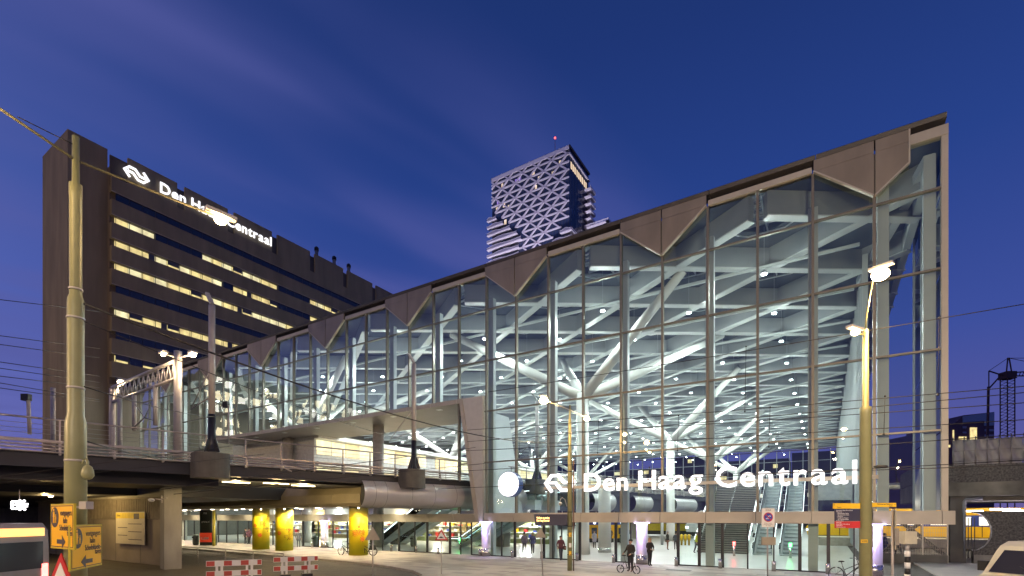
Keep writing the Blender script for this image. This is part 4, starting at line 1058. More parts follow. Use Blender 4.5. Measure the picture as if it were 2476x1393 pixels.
# ------------------------------------------------------------------ viaduct masts, gantry, wires
def mast(label, s, zt):
    b = vp(s, -.75); t = thing('catenary_mast', label, 'mast', (b.x, b.y, 5.2), rz)
    m = MB(); n = 14
    P = [(-.85, .75)] + [(.85 * math.cos(math.pi + math.pi * i / n) * 1.0, .55 * math.sin(math.pi + math.pi * i / n) - .1) for i in range(n + 1)] + [(.85, .75)]
    m.prism([(x, y, -.05) for x, y in P], (0, 0, 1.35)); m.build('pod', mat('pod_concrete', (.10, .095, .085), .85, 0, .2, 1.5), t, local=True)
    MB().lathe([(.42, 0), (.24, .12), (.2, .5), (.19, 2.1)], (0, 0, 1.3), 12).build('base_sleeve', M_DARK, t, local=True)
    for a in range(4):
        c, s_ = math.cos(a * math.pi / 2 + .6), math.sin(a * math.pi / 2 + .6)
        m = MB(); m.prism([(.18 * c - .02 * s_, .18 * s_ + .02 * c, 1.35), (.5 * c - .02 * s_, .5 * s_ + .02 * c, 1.35), (.18 * c - .02 * s_, .18 * s_ + .02 * c, 2.3)], (.04 * s_, -.04 * c, 0)); m.build('fin', M_DARK, t, local=True)
    MB().lathe([(.17, 2.1), (.165, zt - 5.2)], (0, 0, 1.3), 14).build('shaft', M_MAST, t, local=True)
    MB().beam((.0, .0, zt - 5.0 + 1.2), (-.1, .5, zt - 5.2 + 2.1), .2, .12).build('head_bracket', M_MAST, t, local=True)
    MB().tube([(0, .1, zt - 7.2), (-.4, 2.6, zt - 9.2)], .035, 6).build('cantilever', M_RAIL, t, local=True)
    MB().tube([(0, .1, zt - 8.8), (-.4, 2.6, zt - 9.2)], .035, 6).build('cantilever', M_RAIL, t, local=True)
mast('grey catenary mast on a round pod in front of the left end of the glass', 8.07, 13.2)
mast('grey catenary mast on a pod in front of the portal opening', 21.1, 12.9)
mast('pale catenary mast on the viaduct inside the hall behind the clock', 34.6, 12.4)
g1 = c2w(-23.3, 34.8); g2 = c2w(-33.8, 42.2)
gt = thing('signal_gantry', 'grey lattice gantry with floodlights spanning the tram tracks beside the station', 'gantry', (g1.x, g1.y, 6))
MB().lathe([(.27, 0), (.25, 8.3)], (g1.x, g1.y, 6.3), 14).build('mast', M_MAST, gt); MB().lathe([(.25, 0), (.22, 7.6)], (g2.x, g2.y, 6.3), 12).build('mast', M_MAST, gt)
zt, zb_ = 14.0, 12.75
MB().tube([(g1.x, g1.y, zt), (g2.x, g2.y, zt)], .13, 8).build('chord', M_MAST, gt); MB().tube([(g1.x, g1.y, zb_), (g2.x, g2.y, zb_)], .12, 8).build('chord', M_MAST, gt)
for i in range(14):
    a = g1.lerp(g2, (i + .2) / 14); b = g1.lerp(g2, (i + .7) / 14); c = g1.lerp(g2, (i + 1.2) / 14)
    MB().tube([(a.x, a.y, zb_), (b.x, b.y, zt)], .04, 5).build('brace', M_MAST, gt); MB().tube([(b.x, b.y, zt), (c.x, c.y, zb_)], .04, 5).build('brace', M_MAST, gt)
for f in (.30, .62):
    a = g1.lerp(g2, f); MB().lathe([(.16, 0), (.15, -2.9)], (a.x, a.y, zb_), 10).build('drop_post', M_MAST, gt)
    b = g1.lerp(g2, f + (.16 if f < .5 else -.16)); MB().tube([(a.x, a.y, zb_ - 2.6), (b.x, b.y, zb_ - 2.1)], .05, 6).build('cantilever', M_RAIL, gt); MB().tube([(a.x, a.y, zb_ - .7), (b.x, b.y, zb_ - 2.1)], .03, 6).build('cantilever', M_RAIL, gt)
fa, fb = at(395, 858, 34.6), at(466, 858, 34.6)
MB().tube([fa, (g1.x, g1.y, fa.z - .1), fb], .06, 6).build('lamp_arm', M_MAST, gt)
for p, pw, sz, r in ((fa, 200, .13, .2), (fb, 420, .2, .25), (at(292, 924, 41.5), 240, .22, .2)):
    h = MB().box(-.3, .3, -.2, .2, .1, .25).build('floodlight', M_MAST, gt, tuple(p)); MB().ball(tuple(p), sz, 10, 6, 0, (1.6, 1, .7)).build('bulb', glow('flood_warm', (1, .78, .5), 40), h)
    point_light('lamp_light', (p.x, p.y, p.z - .6), (1, .72, .42), pw, h, .2)
sg = thing('tram_signal', 'small black tram signal on a thin post on the viaduct', 'signal', tuple(at(553, 1010, 29)))
p = at(553, 980, 29); MB().tube([tuple(at(553, 1075, 29)), tuple(p)], .05, 6).build('post', M_MAST, sg); MB().box(-.3, -.02, -.12, .12, -.15, .2).build('head', M_BLACK, sg, tuple(p), (0, 0, CAMZ))
sg = thing('tram_signal', 'small black tram signal at the far left of the viaduct', 'signal', tuple(at(66, 980, 27)))
p = at(68, 962, 27); MB().tube([tuple(at(72, 1050, 27)), tuple(p)], .09, 6).build('post', M_MAST, sg); MB().box(-.3, .1, -.12, .12, -.15, .2).build('head', M_BLACK, sg, tuple(p), (0, 0, CAMZ))
for u, v0, d, lb in ((128, 938, 38, 'grey mast behind the viaduct rail, left of the thick pole'), (290, 955, 40, 'short grey mast behind the gantry lamp on the left')):
    b = at(u, 1100, d); t = tag(MB().lathe([(.16, 0), (.15, (1100 - v0) / F * d)], tuple(b), 10).build('catenary_mast', M_MAST), lb, 'mast')
# wires
def wire(label, pts, r=.012, group='overhead wires'):
    o = MB().tube(pts, r, 5).build('overhead_wire', M_WIRE); tag(o, label, 'wire', group)
def sagw(a, b, sag, n=10): return [a.lerp(b, i / n) - Vector((0, 0, sag * 4 * (i / n) * (1 - i / n))) for i in range(n + 1)]
wire('thick black span wire sagging from the thick tram pole to the slim plaza pole', sagw(at(203, 735, 8.6), at(1374, 1070, 28.3), .75, 16), .022)
wire('thin span wire from the thick tram pole down towards the viaduct mast', sagw(at(205, 778, 8.6), at(985, 1065, 24), .2), .010)
wire('low span wire with clamps from the thick tram pole towards the left viaduct railing', sagw(at(204, 935, 8.6), at(520, 1008, 18), .1), .011)
wire('lowest span wire from the thick pole to the lamp-lit clamps below the viaduct rail', sagw(at(202, 1065, 8.6), at(455, 1105, 14), .12), .014)
for i, (v, v2) in enumerate(((725, 745), (812, 834), (833, 856), (875, 900), (890, 915), (910, 930), (925, 955), (938, 962))):
    wire(f'thin dark tram wire crossing the sky left of the office slab, {("highest", "second", "third", "fourth", "fifth", "sixth", "seventh", "lowest")[i]} of the eight', [at(-30, v - 4, 20), at(240, v + (v2 - v) * 1.4, 30)], .016, 'wires left of the office slab')
RW = [((2490, 733), (1180, 948)), ((2490, 933), (1130, 1040)), ((2490, 948), (1130, 1068)), ((2490, 1014), (1080, 1092)), ((2490, 1049), (1100, 1140)), ((2490, 1112), (1060, 1182)), ((2490, 1124), (1500, 1150)), ((2490, 973), (1240, 1052))]
names = ('highest', 'second highest', 'third highest', 'fifth highest', 'sixth highest', 'second lowest', 'lowest', 'fourth highest')
for (a, b), nm in zip(RW, names):
    wire(f'dark trolley wire across the right half of the glass front, {nm} of eight', sagw(at(*a, 13.5), at(*b, 24), .05, 8), .013, 'trolley wires before the glass front')
for (a, b), nm in zip((((0, 1152), (640, 1068)), ((0, 1168), (640, 1098)), ((380, 1185), (1150, 1082)), ((420, 1195), (1180, 1120))), ('first', 'second', 'third', 'fourth')):
    wire(f'thin trolley wire in front of the dark viaduct girder, {nm} from the left', [at(*a, 16), at(*b, 21)], .011, 'trolley wires below the viaduct')
hd = MB()
for q_, (u, v0, v1, d) in enumerate(((2271, 768, 955, 13.6), (1804, 838, 995, 17), (2140, 958, 1050, 15), (1448, 1020, 1095, 20), (1641, 1005, 1090, 18), (1258, 1040, 1105, 21), (1862, 985, 1080, 16), (1570, 1130, 1160, 18))):
    hd = MB().tube([at(u, v0, d), at(u - 3, v1, d)], .008, 4); hd.ball(at(u, v0, d), .03, 6, 4); hd.ball(at(u - 3, v1, d), .03, 6, 4)
    tag(hd.build('wire_dropper', M_WIRE), 'thin wire dropper with two clamps ' + ('over the corner glass of the hall', 'long, over the middle of the glass', 'right of the lamp pole', 'just right of the slim plaza pole', 'over the letter H', 'left of the slim plaza pole', 'short, over the letter t', 'low, above the word Haag')[q_], 'wire', 'droppers between the trolley wires')
t = thing('insulator', 'black rod insulator in the lowest wire right of the last letter', 'insulator', tuple(at(2130, 1128, 14.4)))
MB().tube([at(2113, 1129, 14.3), at(2116, 1128, 14.3), at(2143, 1128, 14.1), at(2147, 1127, 14.1)], [.02, .04, .04, .02], 8).build('rod', M_BLACK, t)
for nm, (a, b, c) in zip(('left', 'right'), (((655, 1130), (672, 1124), (705, 1140)), ((672, 1126), (700, 1128), (738, 1137)))):
    t = tag(MB().tube([at(*a, 15), at(*b, 15), at(*c, 15)], .022, 6).build('registration_arm', M_RAIL), f'bent metal registration arm hanging before the viaduct girder, {nm} of two', 'rail fitting', 'registration arms')

# ------------------------------------------------------------------ wall under the viaduct, poster, tunnel
uw = thing('underpass_wall', 'brown ribbed concrete wall of the underpass left of the pier', 'wall', (-46, 15.2, 0))
MB().box(-60, -35.6, 15.3, 15.9, -.12, 5.0).build('wall', mat('warm_concrete', (.27, .23, .18), .8, 0, .15, .7, .2, 6), uw)
MB().box(-60, -35.6, 15.1, 15.29, 4.35, 5.05).build('coping', M_CONC, uw)
for i in range(60):
    x = -52 + .27 * i
    MB().box(x, x + .16, 15.22, 15.3, 2.9, 4.3).build('rib', mat('rib_concrete', (.23, .195, .15), .8, 0, .12), uw)
for i in range(7): MB().box(-59.5 + 4 * i, -59.46 + 4 * i, 15.285, 15.3, -.1, 2.8).build('joint', M_CONCD, uw)
pl, pr_ = onY(280, 1270, 15.05), onY(350, 1270, 15.05)
t, w, h = board('route_poster', 'large faded white notice with a yellow header on the underpass wall', 'poster', Vector((pl.x, 15.05, 0)), Vector((pr_.x, 15.05, 0)), onY(315, 1316, 15.05).z, onY(315, 1238, 15.05).z, mat('poster_white', (.62, .56, .42), .6, 0, .05), M_MAST)
MB().box(.04, w - .04, -.008, -.003, h * .80, h - .04).build('header', mat('poster_yellow', (.66, .50, .05), .6), t, local=True)
letters_on(t, 'Haaltenu', .22, .2, h * .86, M_INK, y=-.012) if False else letters_on(t, 'Haltes', .22, .2, h * .86, M_INK, y=-.012)
MB().box(w * .64, w * .82, -.012, -.008, h * .78, h * .95).build('plan_symbol', M_INK, t, local=True)
for i in range(5): MB().box(w * (.08 if i % 2 else .45), w * (.42 if i % 2 else .9), -.008, -.004, h * (.62 - .12 * i), h * (.64 - .12 * i)).build('text_line', M_INK, t, local=True)
dk = thing('tunnel_block', 'dark road tunnel mouth under the decks at the far left', 'tunnel', (-80, 20, 0))
MB().box(-110, -60, 22, 26.4, -.12, 4.4).build('rear_wall', M_CONCD, dk); MB().box(-110, -39.5, 2, 27, 4.5, 5.5).build('slab', M_GIRD, dk)
for x in (-66, -72): MB().box(x, x + .8, 12, 12.8, -.12, 4.5).build('pillar', M_CONC, dk)
for u, v, d, s in ((123, 1198, 34, 'left'), (215, 1193, 34, 'right')):
    p = at(u, v, d); l = thing('bulkhead_lamp', f'small warm lamp under the viaduct, {s} of the pair beside the thick pole', 'lamp', tuple(p), 0, 'warm lamps under the viaduct')
    MB().ball((0, 0, 0), .13, 10, 6).build('bulb', glow('bulkhead_warm', (1, .74, .32), 40), l, local=True); MB().box(-.16, .16, -.12, .12, .12, .2).build('bracket', M_DARK, l, local=True)
    MB().tube([(0, 0, .2), (0, 0, 1.0)], .03, 5).build('hanger', M_DARK, l, local=True)
    point_light('lamp_light', (p.x, p.y - .3, p.z - .3), (1, .68, .26), 260, l, .1)
# hanging lit emblem
hp = at(47, 1222, 24)
hs = thing('lit_emblem', 'white glowing emblem hanging on a thin rod under the viaduct at far left', 'sign', tuple(hp), CAMZ)
m = MB()
for a, b in (((-.36, -.16), (-.36, .18)), ((-.36, .18), (-.10, .18)), ((-.36, .02), (-.14, .02)), ((-.36, -.16), (-.10, -.16)), ((.02, -.24), (.02, .26)), ((.02, .0), (.26, .24)), ((.02, .02), (.28, -.22)), ((-.16, .10), (.40, .05)), ((-.10, -.06), (.38, -.04))):
    m.beam((a[0], 0, a[1]), (b[0], 0, b[1]), .085, .05, 0, (0, 1, 0))
m.build('emblem', glow('emblem_white', (1, .96, .95), 4.5), hs, local=True); MB().tube([(-.0, 0, .26), (0, 0, .75)], .02, 6).build('rod', M_MAST, hs, local=True)
cc = thing('wall_camera', 'grey camera on a side arm fixed to the concrete pier', 'camera', tuple(at(388, 1205, 28.6)))
MB().tube([at(391, 1198, 28.6), at(391, 1216, 28.6)], .04, 6).build('bracket', M_MAST, cc); MB().tube([at(391, 1208, 28.6), at(372, 1206, 28.4)], .035, 6).build('arm', M_MAST, cc); MB().ball(at(366, 1209, 28.4), .16, 10, 6, 0, (1.2, 1, .7)).build('dome', M_WHITE, cc); MB().tube([at(391, 1208, 28.6), at(404, 1204, 28.5)], .03, 6).build('arm', M_MAST, cc)

# ------------------------------------------------------------------ city bus at the left edge
bl = base(-60, 15.6)
bus = thing('city_bus', 'pale city bus with an amber display strip cut off by the left edge', 'bus', (bl.x, bl.y, -.12), CAMZ)
M_BUS = mat('bus_white', (.30, .25, .25), .3, .1, .05); M_BUSD = mat('bus_glass', (.03, .03, .04), .08, 0, 0)
m = MB(); P = [(-11.6, .35), (-11.6, 2.75), (-11.3, 2.95), (-.25, 2.95), (-.05, 2.7), (0, 1.2), (-.02, .35)]
m.prism([(x, 0, z) for x, z in P], (0, 2.5, 0)); m.build('body', M_BUS, bus, local=True)
for i in range(7): MB().box(-11.2 + 1.55 * i, -9.75 + 1.55 * i, -.012, .0, 1.25, 2.35).build('window', M_BUSD if i != 5 else lit_window('bus_lit', (1, .85, .7), .5, 2.0), bus, local=True)
MB().box(-6.5, -.3, -.02, -.001, 2.52, 2.80).build('amber_display', glow('bus_amber', (1, .42, .03), 1.6), bus, local=True)
MB().box(-11.5, -.05, -.015, -.001, .75, .95).build('stripe', M_RED, bus, local=True)
MB().box(.0, .012, .2, 2.3, 2.5, 2.78).build('amber_display', glow('bus_amber', (1, .42, .03), 1.6), bus, local=True); MB().box(-.0, .012, .25, 2.25, 1.35, 2.3).build('rear_window', M_BUSD, bus, local=True)
for y in (.08, 2.2): MB().box(-.02, .03, y, y + .22, 1.0, 1.5).build('tail_light', glow('tail_red', (1, .12, .10), 5), bus, local=True)
for z in (1.42, 1.05): MB().box(-.28, -.03, -.03, .02, z, z + .16).build('tail_light', glow('tail_red', (1, .12, .10), 5), bus, local=True)
MB().box(-.62, -.35, -.03, .0, 1.45, 1.55).build('marker_light', glow('marker_amber', (1, .6, .1), 5), bus, local=True)
for x in (-2.6, -8.8):
    w_ = MB(); disc(w_, (x, .48), .48, -.04, .25, 0, 24); w_ = w_.build('wheel', M_BLACK, bus, local=True)
    w2 = MB(); disc(w2, (x, .48), .27, -.05, -.03, 0, 18); w2.build('rim', M_CHROME, w_, local=True)

# ------------------------------------------------------------------ right side: ramp, wall, tarpaulin, crane, far building
M_AGG = mat('washed_aggregate', (.12, .11, .10), .9, 0, .55, 9.0, .6, 16)
rv = thing('concrete_ramp', 'rough aggregate concrete ramp structure right of the glass hall', 'ramp', (15, 44, 0))
MB().box(5.2, 60, 44.0, 52, 5.35, 6.5).build('parapet', M_AGG, rv); MB().box(5.2, 60, 43.75, 44.0, 4.42, 5.33).build('edge_beam', mat('stained_concrete', (.20, .185, .15), .85, 0, .35, .9, .3, 5), rv)
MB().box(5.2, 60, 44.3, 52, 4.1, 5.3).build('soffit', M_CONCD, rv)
wl = onY(2352, 1300, 44.2).x
def wall_with_port():
    m = MB(); x0, x1 = wl, 60; n = 10; cx, cz, r = wl, 1.62, .0
    pc = onY(2338, 1285, 44.2); R = 1.25
    P = [(wl, -.12), (60, -.12), (60, 3.42), (wl, 3.42), (wl, pc.z + R)] + [(wl + R * .75 * math.sin(math.pi * i / n), pc.z + R * math.cos(math.pi * i / n)) for i in range(1, n)] + [(wl, pc.z - R)]
    m.prism([(x, 44.1, z) for x, z in P], (0, .5, 0)); return m
wall_with_port().build('wall', M_AGG, rv)
MB().box(wl + .02, 60, 44.0, 44.1, -.12, .55).build('plinth', M_CONC, rv)
pil = onY(2318, 1300, 44.0).x
MB().box(pil - .45, pil + .35, 43.9, 44.6, -.12, 4.4).build('pillar', M_CONCD, rv)
dp = onY(2331, 1300, 43.8).x
MB().tube([(dp + .9, 43.75, 4.25), (dp + .1, 43.75, 4.2), (dp, 43.75, 4.05), (dp, 43.75, .1)], .10, 10).build('drain_pipe', mat('pipe_grey', (.22, .22, .23), .5, .2), rv)
for i in range(3): MB().box(onY(2340, 1300, 44.4).x + .16 * i, onY(2340, 1300, 44.4).x + .16 * i + .05, 44.4, 44.45, .3, 3.0).build('grille_bar', M_DARK, rv)
fx = [(2292, 2300, 1232), (2337, 2377, 1236), (2394, 2465, 1232), (2424, 2500, 1236)]
tg = ('a short stub beside the corner post', 'over the half-round opening', 'longest, in the middle', 'at the right edge')
for (a, b, v), nm in zip(fx, tg):
    p, q = onY(a, v, 45.2), onY(b, v, 45.2)
    o = MB().box(p.x, q.x, 45.1, 45.25, p.z - .05, p.z + .05).build('tube_lamp', glow('fluorescent', (1, .93, .95), 7)); tag(o, f'white fluorescent tube under the concrete ramp, {nm}', 'lamp', 'tube lamps under the ramp')
    if b - a > 20: point_light('lamp_light', ((p.x + q.x) / 2, 44.9, p.z - .25), (.95, .85, 1.0), 90, o, .2)
# mesh fence with dark cross brace
fa_, fb_ = onY(2133, 1300, 43.0), onY(2291, 1300, 43.0)
fn = thing('mesh_fence', 'tall wire mesh fence with a dark cross brace left of the ramp pillar', 'fence', (fa_.x, 43, 0))
for i in range(41):
    x = fa_.x + (fb_.x - fa_.x) * i / 40
    MB().box(x - .008, x + .008, 42.99, 43.0, .5, 2.95).build('wire_bar', M_RAIL, fn)
for i in range(9):
    z = .6 + .28 * i; MB().box(fa_.x, fb_.x, 42.985, 42.995, z - .008, z + .008).build('wire_bar', M_RAIL, fn)
for x in (fa_.x, (fa_.x * .37 + fb_.x * .63), fb_.x): MB().box(x - .04, x + .04, 42.94, 43.02, -.1, 3.0).build('post', M_RAIL, fn)
MB().box(fa_.x, fb_.x, 42.9, 43.1, -.12, .52).build('plinth', M_CONCD, fn)
br = thing('cross_brace', 'dark steel cross brace behind the mesh fence', 'brace', (fa_.x, 44, 0))
c = onY(2203, 1280, 44.2)
for (u, v) in ((2133, 1338), (2296, 1352), (2175, 1262), (2228, 1262)):
    e_ = onY(u, v, 44.2); MB().beam(c + (c - e_).normalized() * .1 * (1 if u in (2133, 2175) else .9), e_, .22, .42, 0, (0, 1, 0)).build('brace_bar', M_DARK, br)
# tarpaulin fence on the ramp
tf = thing('site_fence', 'building-site fence hung with grey translucent sheeting on top of the ramp', 'fence', (9, 46, 6.5))
random.seed(9)
tx0, tx1 = onY(2303, 1090, 46).x, onY(2474, 1090, 46).x
m = MB(); nx, nz = 36, 8; pts = []
zt0, zt1 = onY(2303, 1066, 46).z, onY(2474, 1055, 46).z
for j in range(nz + 1):
    for i in range(nx + 1):
        f = i / nx; top = zt0 + (zt1 - zt0) * f
        pts.append((tx0 + (tx1 - tx0) * f, 46 + .10 * math.sin(i * .9 + j) + random.uniform(-.06, .06), 6.5 + (top - 6.5) * j / nz))
m.faces(pts, [(j * (nx + 1) + i, j * (nx + 1) + i + 1, (j + 1) * (nx + 1) + i + 1, (j + 1) * (nx + 1) + i) for j in range(nz) for i in range(nx)], 0, True)
m.build('sheeting', mat('grey_sheeting', (.36, .34, .34), .6, 0, .2, 1.2), tf)
for i in range(7):
    x = tx0 + (tx1 - tx0) * i / 6; MB().tube([(x, 45.85, 6.5), (x, 45.85, zt0 + (zt1 - zt0) * i / 6 + .2)], .035, 6).build('post', M_RAIL, tf)
for z in (6.9, 7.6, 8.3): MB().tube([(tx0, 45.82, z), (tx1, 45.82, z)], .018, 5).build('rail', M_RAIL, tf)
# tower crane
cb = base(2436, 150); ch = 3.05 + (1250 - 905) / F * 150
crane = thing('tower_crane', 'dark lattice tower crane beyond the ramp at the right edge', 'crane', (cb.x, cb.y, 0), CAMZ)
M_CR = mat('crane_rust', (.10, .045, .04), .7, 0, .1)
for sx in (-1.1, 1.1):
    for sy in (-1.1, 1.1): MB().beam((sx, sy, 0), (sx, sy, ch), .22, .22).build('mast_leg', M_CR, crane, local=True)
m = MB(); n = 26
for i in range(n):
    z0, z1 = ch * .42 + i * ch * .58 / n, ch * .42 + (i + 1) * ch * .58 / n
    for sy in (-1.1, 1.1):
        m.beam((-1.1, sy, z0), (1.1, sy, z1), .12, .12); m.beam((1.1, sy, z0), (-1.1, sy, z0 + .02), .1, .1)
m.build('mast_bracing', M_CR, crane, local=True)
k = 150 / F; X = lambda u: (u - 2436) * k; Z = lambda v: 3.05 + (1250 - v) * k
for a, b, w_ in (((2437, 865), (2433, 905), .25), ((2440, 865), (2447, 905), .25), ((2391, 897), (2437, 866), .12), ((2391, 897), (2425, 908), .3), ((2440, 866), (2490, 866), .12), ((2440, 866), (2490, 876), .12), ((2391, 897), (2391, 960), .2), ((2390, 935), (2388, 1062), .45), ((2391, 940), (2418, 910), .3), ((2447, 901), (2495, 898), .3), ((2447, 909), (2495, 909), .3)):
    MB().beam((X(a[0]), 0, Z(a[1])), (X(b[0]), 0, Z(b[1])), w_, w_).build('boom', M_CR, crane, local=True)
for i in range(6): MB().beam((X(2448 + 8 * i), 0, Z(909)), (X(2452 + 8 * i), 0, Z(899)), .15, .15).build('jib_brace', M_CR, crane, local=True)
MB().box(-1.5, 1.5, -1.4, 1.4, ch - 1.5, ch + .6).build('cab', M_CR, crane, local=True)
# far office with slanted glass roof
fo = thing('far_office', 'distant purple-brown office block with a slanted pale glass roof', 'office building', tuple(base(2340, 230)), CAMZ)
k = 230 / F; X = lambda u: (u - 2340) * k; Z = lambda v: 3.05 + (1250 - v) * k
M_FO = mat('purple_brick', (.16, .085, .10), .8, 0, .1, .1)
MB().prism([(X(2295), 0, 0), (X(2404), 0, 0), (X(2404), 0, Z(996)), (X(2330), 0, Z(1004)), (X(2305), 0, Z(1026)), (X(2295), 0, Z(1028))], (0, 25, 0)).build('wall', M_FO, fo, local=True)
MB().prism([(X(2327), -.3, Z(1022)), (X(2379), -.3, Z(1018)), (X(2379), -.3, Z(1030)), (X(2403), -.3, Z(1029)), (X(2403), -.3, Z(996)), (X(2327), -.3, Z(1007))], (0, .28, 0)).build('glass_roof', mat('pale_roof_glass', (.30, .38, .45), .3, 0, .05), fo, local=True)
for u0, u1, v0, v1, lit in ((2345, 2361, 1034, 1066, 1), (2327, 2336, 1031, 1036, 0), (2327, 2336, 1044, 1048, 0), (2318, 2336, 1056, 1063, 1), (2380, 2403, 1038, 1043, 0), (2380, 2403, 1051, 1056, 0), (2303, 2306, 1040, 1070, 1), (2292, 2297, 1076, 1082, 1)):
    MB().box(X(u0), X(u1), -.25, -.02, Z(v1), Z(v0)).build('window', M_LIT if lit else mat('dim_window', (.35, .34, .40), .4), fo, local=True)
fo2 = thing('far_office', 'distant dark stepped block seen through the corner glass of the hall', 'office building', tuple(base(2235, 235)), CAMZ)
k = 235 / F; X = lambda u: (u - 2235) * k; Z = lambda v: 3.05 + (1250 - v) * k
MB().prism([(X(2208), 0, 0), (X(2290), 0, 0), (X(2290), 0, Z(1046)), (X(2222), 0, Z(1048))], (0, 25, 0)).build('wall', M_FO, fo2, local=True)
for u0, u1, v0, v1 in ((2221, 2249, 1058, 1063), (2246, 2249, 1071, 1074), (2246, 2249, 1080, 1086), (2246, 2249, 1092, 1097)): MB().box(X(u0), X(u1), -.25, -.02, Z(v1), Z(v0)).build('window', M_LITB, fo2, local=True)

# van at the right edge
vb = base(2422, 15.2)
van = thing('parked_van', 'cream van with dark windscreen cut off by the right edge', 'van', (vb.x, vb.y, -.12), CAMZ + .28)
M_VAN = mat('cream_paint', (.66, .62, .47), .25, .05, .02)
P = [(0.0, .35), (-.03, .9), (.12, 1.12), (.75, 1.32), (.80, 1.36), (1.42, 2.05), (1.62, 2.22), (2.0, 2.36), (5.3, 2.40), (5.42, 2.2), (5.45, .35)]
m = MB(); m.prism([(x, -.95, z) for x, z in P], (0, 1.9, 0)); o = m.build('body', M_VAN, van, local=True)
bv = o.modifiers.new('bevel', 'BEVEL'); bv.width = .07; bv.segments = 3
m = MB(); m.faces([(.80, -.80, 1.385), (.80, .80, 1.385), (1.42, .72, 2.08), (1.42, -.72, 2.08)], [(0, 1, 2, 3)]); m.build('windscreen', M_BUSD, van, (-.012, 0, .012), local=True)
MB().prism([(1.02, -.962, 1.42), (1.95, -.962, 1.42), (1.95, -.962, 2.06), (1.52, -.962, 2.06)], (0, .01, 0)).build('side_window', M_BUSD, van, local=True)
MB().box(.75, .95, -1.2, -.97, 1.40, 1.72).build('mirror', M_BLACK, van, local=True); MB().box(.95, 1.15, .97, 1.2, 1.40, 1.72).build('mirror', M_BLACK, van, local=True)
MB().beam((.62, -.5, 1.40), (1.0, .1, 1.62), .02, .02).build('wiper', M_BLACK, van, local=True); MB().beam((1.45, -.93, 2.12), (2.0, -.93, 2.36), .05, .04).build('roof_seam', M_BLACK, van, local=True)
for s in (-1, 1): MB().box(-.02, .14, .62 * s - .2, .62 * s + .2, .85, 1.08).build('headlight', M_CHROME, van, local=True)
for x in (.95, 4.4):
    for s in (-1, 1):
        w_ = MB(); disc(w_, (x, .34), .34, .82 * s if s > 0 else -.97, .97 * s if s > 0 else -.82, 0, 22); w_.build('wheel', M_BLACK, van, local=True)
# ------------------------------------------------------------------ inside the hall
def step_flight(name, label, cat, x0, x1, y0, rise, run, n, extra=None):
    t = thing(name, label, cat, ((x0 + x1) / 2, y0, 0))
    return t
M_STEP = mat('stair_tread', (.30, .29, .26), .6, 0, .1); M_STEPD = mat('stair_riser', (.07, .07, .07), .6)
M_BALU = glass('balustrade_glass', (.80, .90, .90), 1.8, 1.5); M_ESC = mat('escalator_panel', (.46, .52, .54), .4, 0, .06); M_STRIPL = glow('handrail_light', (.92, .97, 1.0), 3.0)
M_HALLG = mat('hall_grey_paint', (.36, .37, .37), .5)
# wide stair to the upper tracks
st = thing('wide_stair', 'wide straight stair with dark risers climbing to the tram level', 'stair', (-7.4, 44.7, 0))
N = 36; R, G = 6.6 / N, 10.4 / N
for i in range(N):
    MB().box(-9.4, -5.4, 44.7 + G * i, 44.7 + G * (i + 1) + .03, R * i + .10, R * (i + 1)).build('tread', M_STEP, st)
m = MB(); m.prism([(-9.4, 44.7, .0), (-9.4, 44.7 + N * G, N * R - .1), (-9.4, 44.7 + N * G, N * R - .55), (-9.4, 45.3, .0)], (4.0, 0, 0)); m.build('underside', M_STEPD, st)
for x in (-9.5, -5.3):
    m = MB(); m.prism([(x - .03, 44.5, .15), (x - .03, 44.5, 1.15), (x - .03, 44.7 + N * G, N * R + 1.0), (x - .03, 44.7 + N * G, N * R)], (.06, 0, 0)); m.build('balustrade', M_BALU, st)
    MB().tube([(x, 44.4, 1.18), (x, 44.7 + N * G, N * R + 1.05)], .05, 6).build('handrail', M_STRIPL, st)
MB().tube([(-7.4, 44.5, 1.0), (-7.4, 44.7 + N * G, N * R + .95)], .035, 6).build('handrail', M_CHROME, st)
def escalator(label, axis, c, w, z1, ln, group, sgn=1):
    """axis 'y': climbs towards +y, axis 'x': climbs along sgn*x; c = foot centre"""
    t = thing('escalator', label, 'escalator', (c[0], c[1], 0), 0 if axis == 'y' else -sgn * math.pi / 2, group)
    f = 1.2
    prof = [(0, .05), (f, .05), (f + ln, z1), (f + ln + 1.2, z1)]
    m = MB(); P = [(-w / 2, y, z) for y, z in prof] + [(-w / 2, y, z - .9 if z > 1 else 0) for y, z in reversed(prof)]
    m.prism(P, (w, 0, 0)); m.build('truss', M_ESC, t, local=True)
    for s in (-1, 1):
        x = s * (w / 2 + .02)
        m = MB(); P = [(x, y, z) for y, z in prof] + [(x, y, z + .85) for y, z in reversed(prof)]; m.prism(P, (.03 * s, 0, 0)); m.build('balustrade', M_BALU, t, local=True)
        MB().tube([(x, -.25, .55), (x, -.1, .92)] + [(x, y, z + .92) for y, z in prof[1:]], .05, 6).build('handrail', M_BLACK, t, local=True)
        MB().tube([(x + .05 * s, y, z + .82) for y, z in prof], .03, 5).build('light_strip', M_STRIPL, t, local=True)
    n = 22
    for i in range(n):
        y = f + ln * i / n; z = .05 + (z1 - .05) * i / n
        MB().box(-w / 2 + .12, w / 2 - .12, y, y + ln / n, z + .05, z + .16).build('step', M_STEP if axis == 'x' else M_ESC, t, local=True)
    return t
escalator('pale escalator right of the wide stair, left of the pair', 'y', (-4.3, 44.3), 1.3, 6.6, 11.0, 'escalators beside the wide stair')
escalator('pale escalator right of the wide stair, right of the pair', 'y', (-2.4, 44.3), 1.3, 6.6, 11.0, 'escalators beside the wide stair')
p = gp(1095, 1322); q = gp(905, 1318)
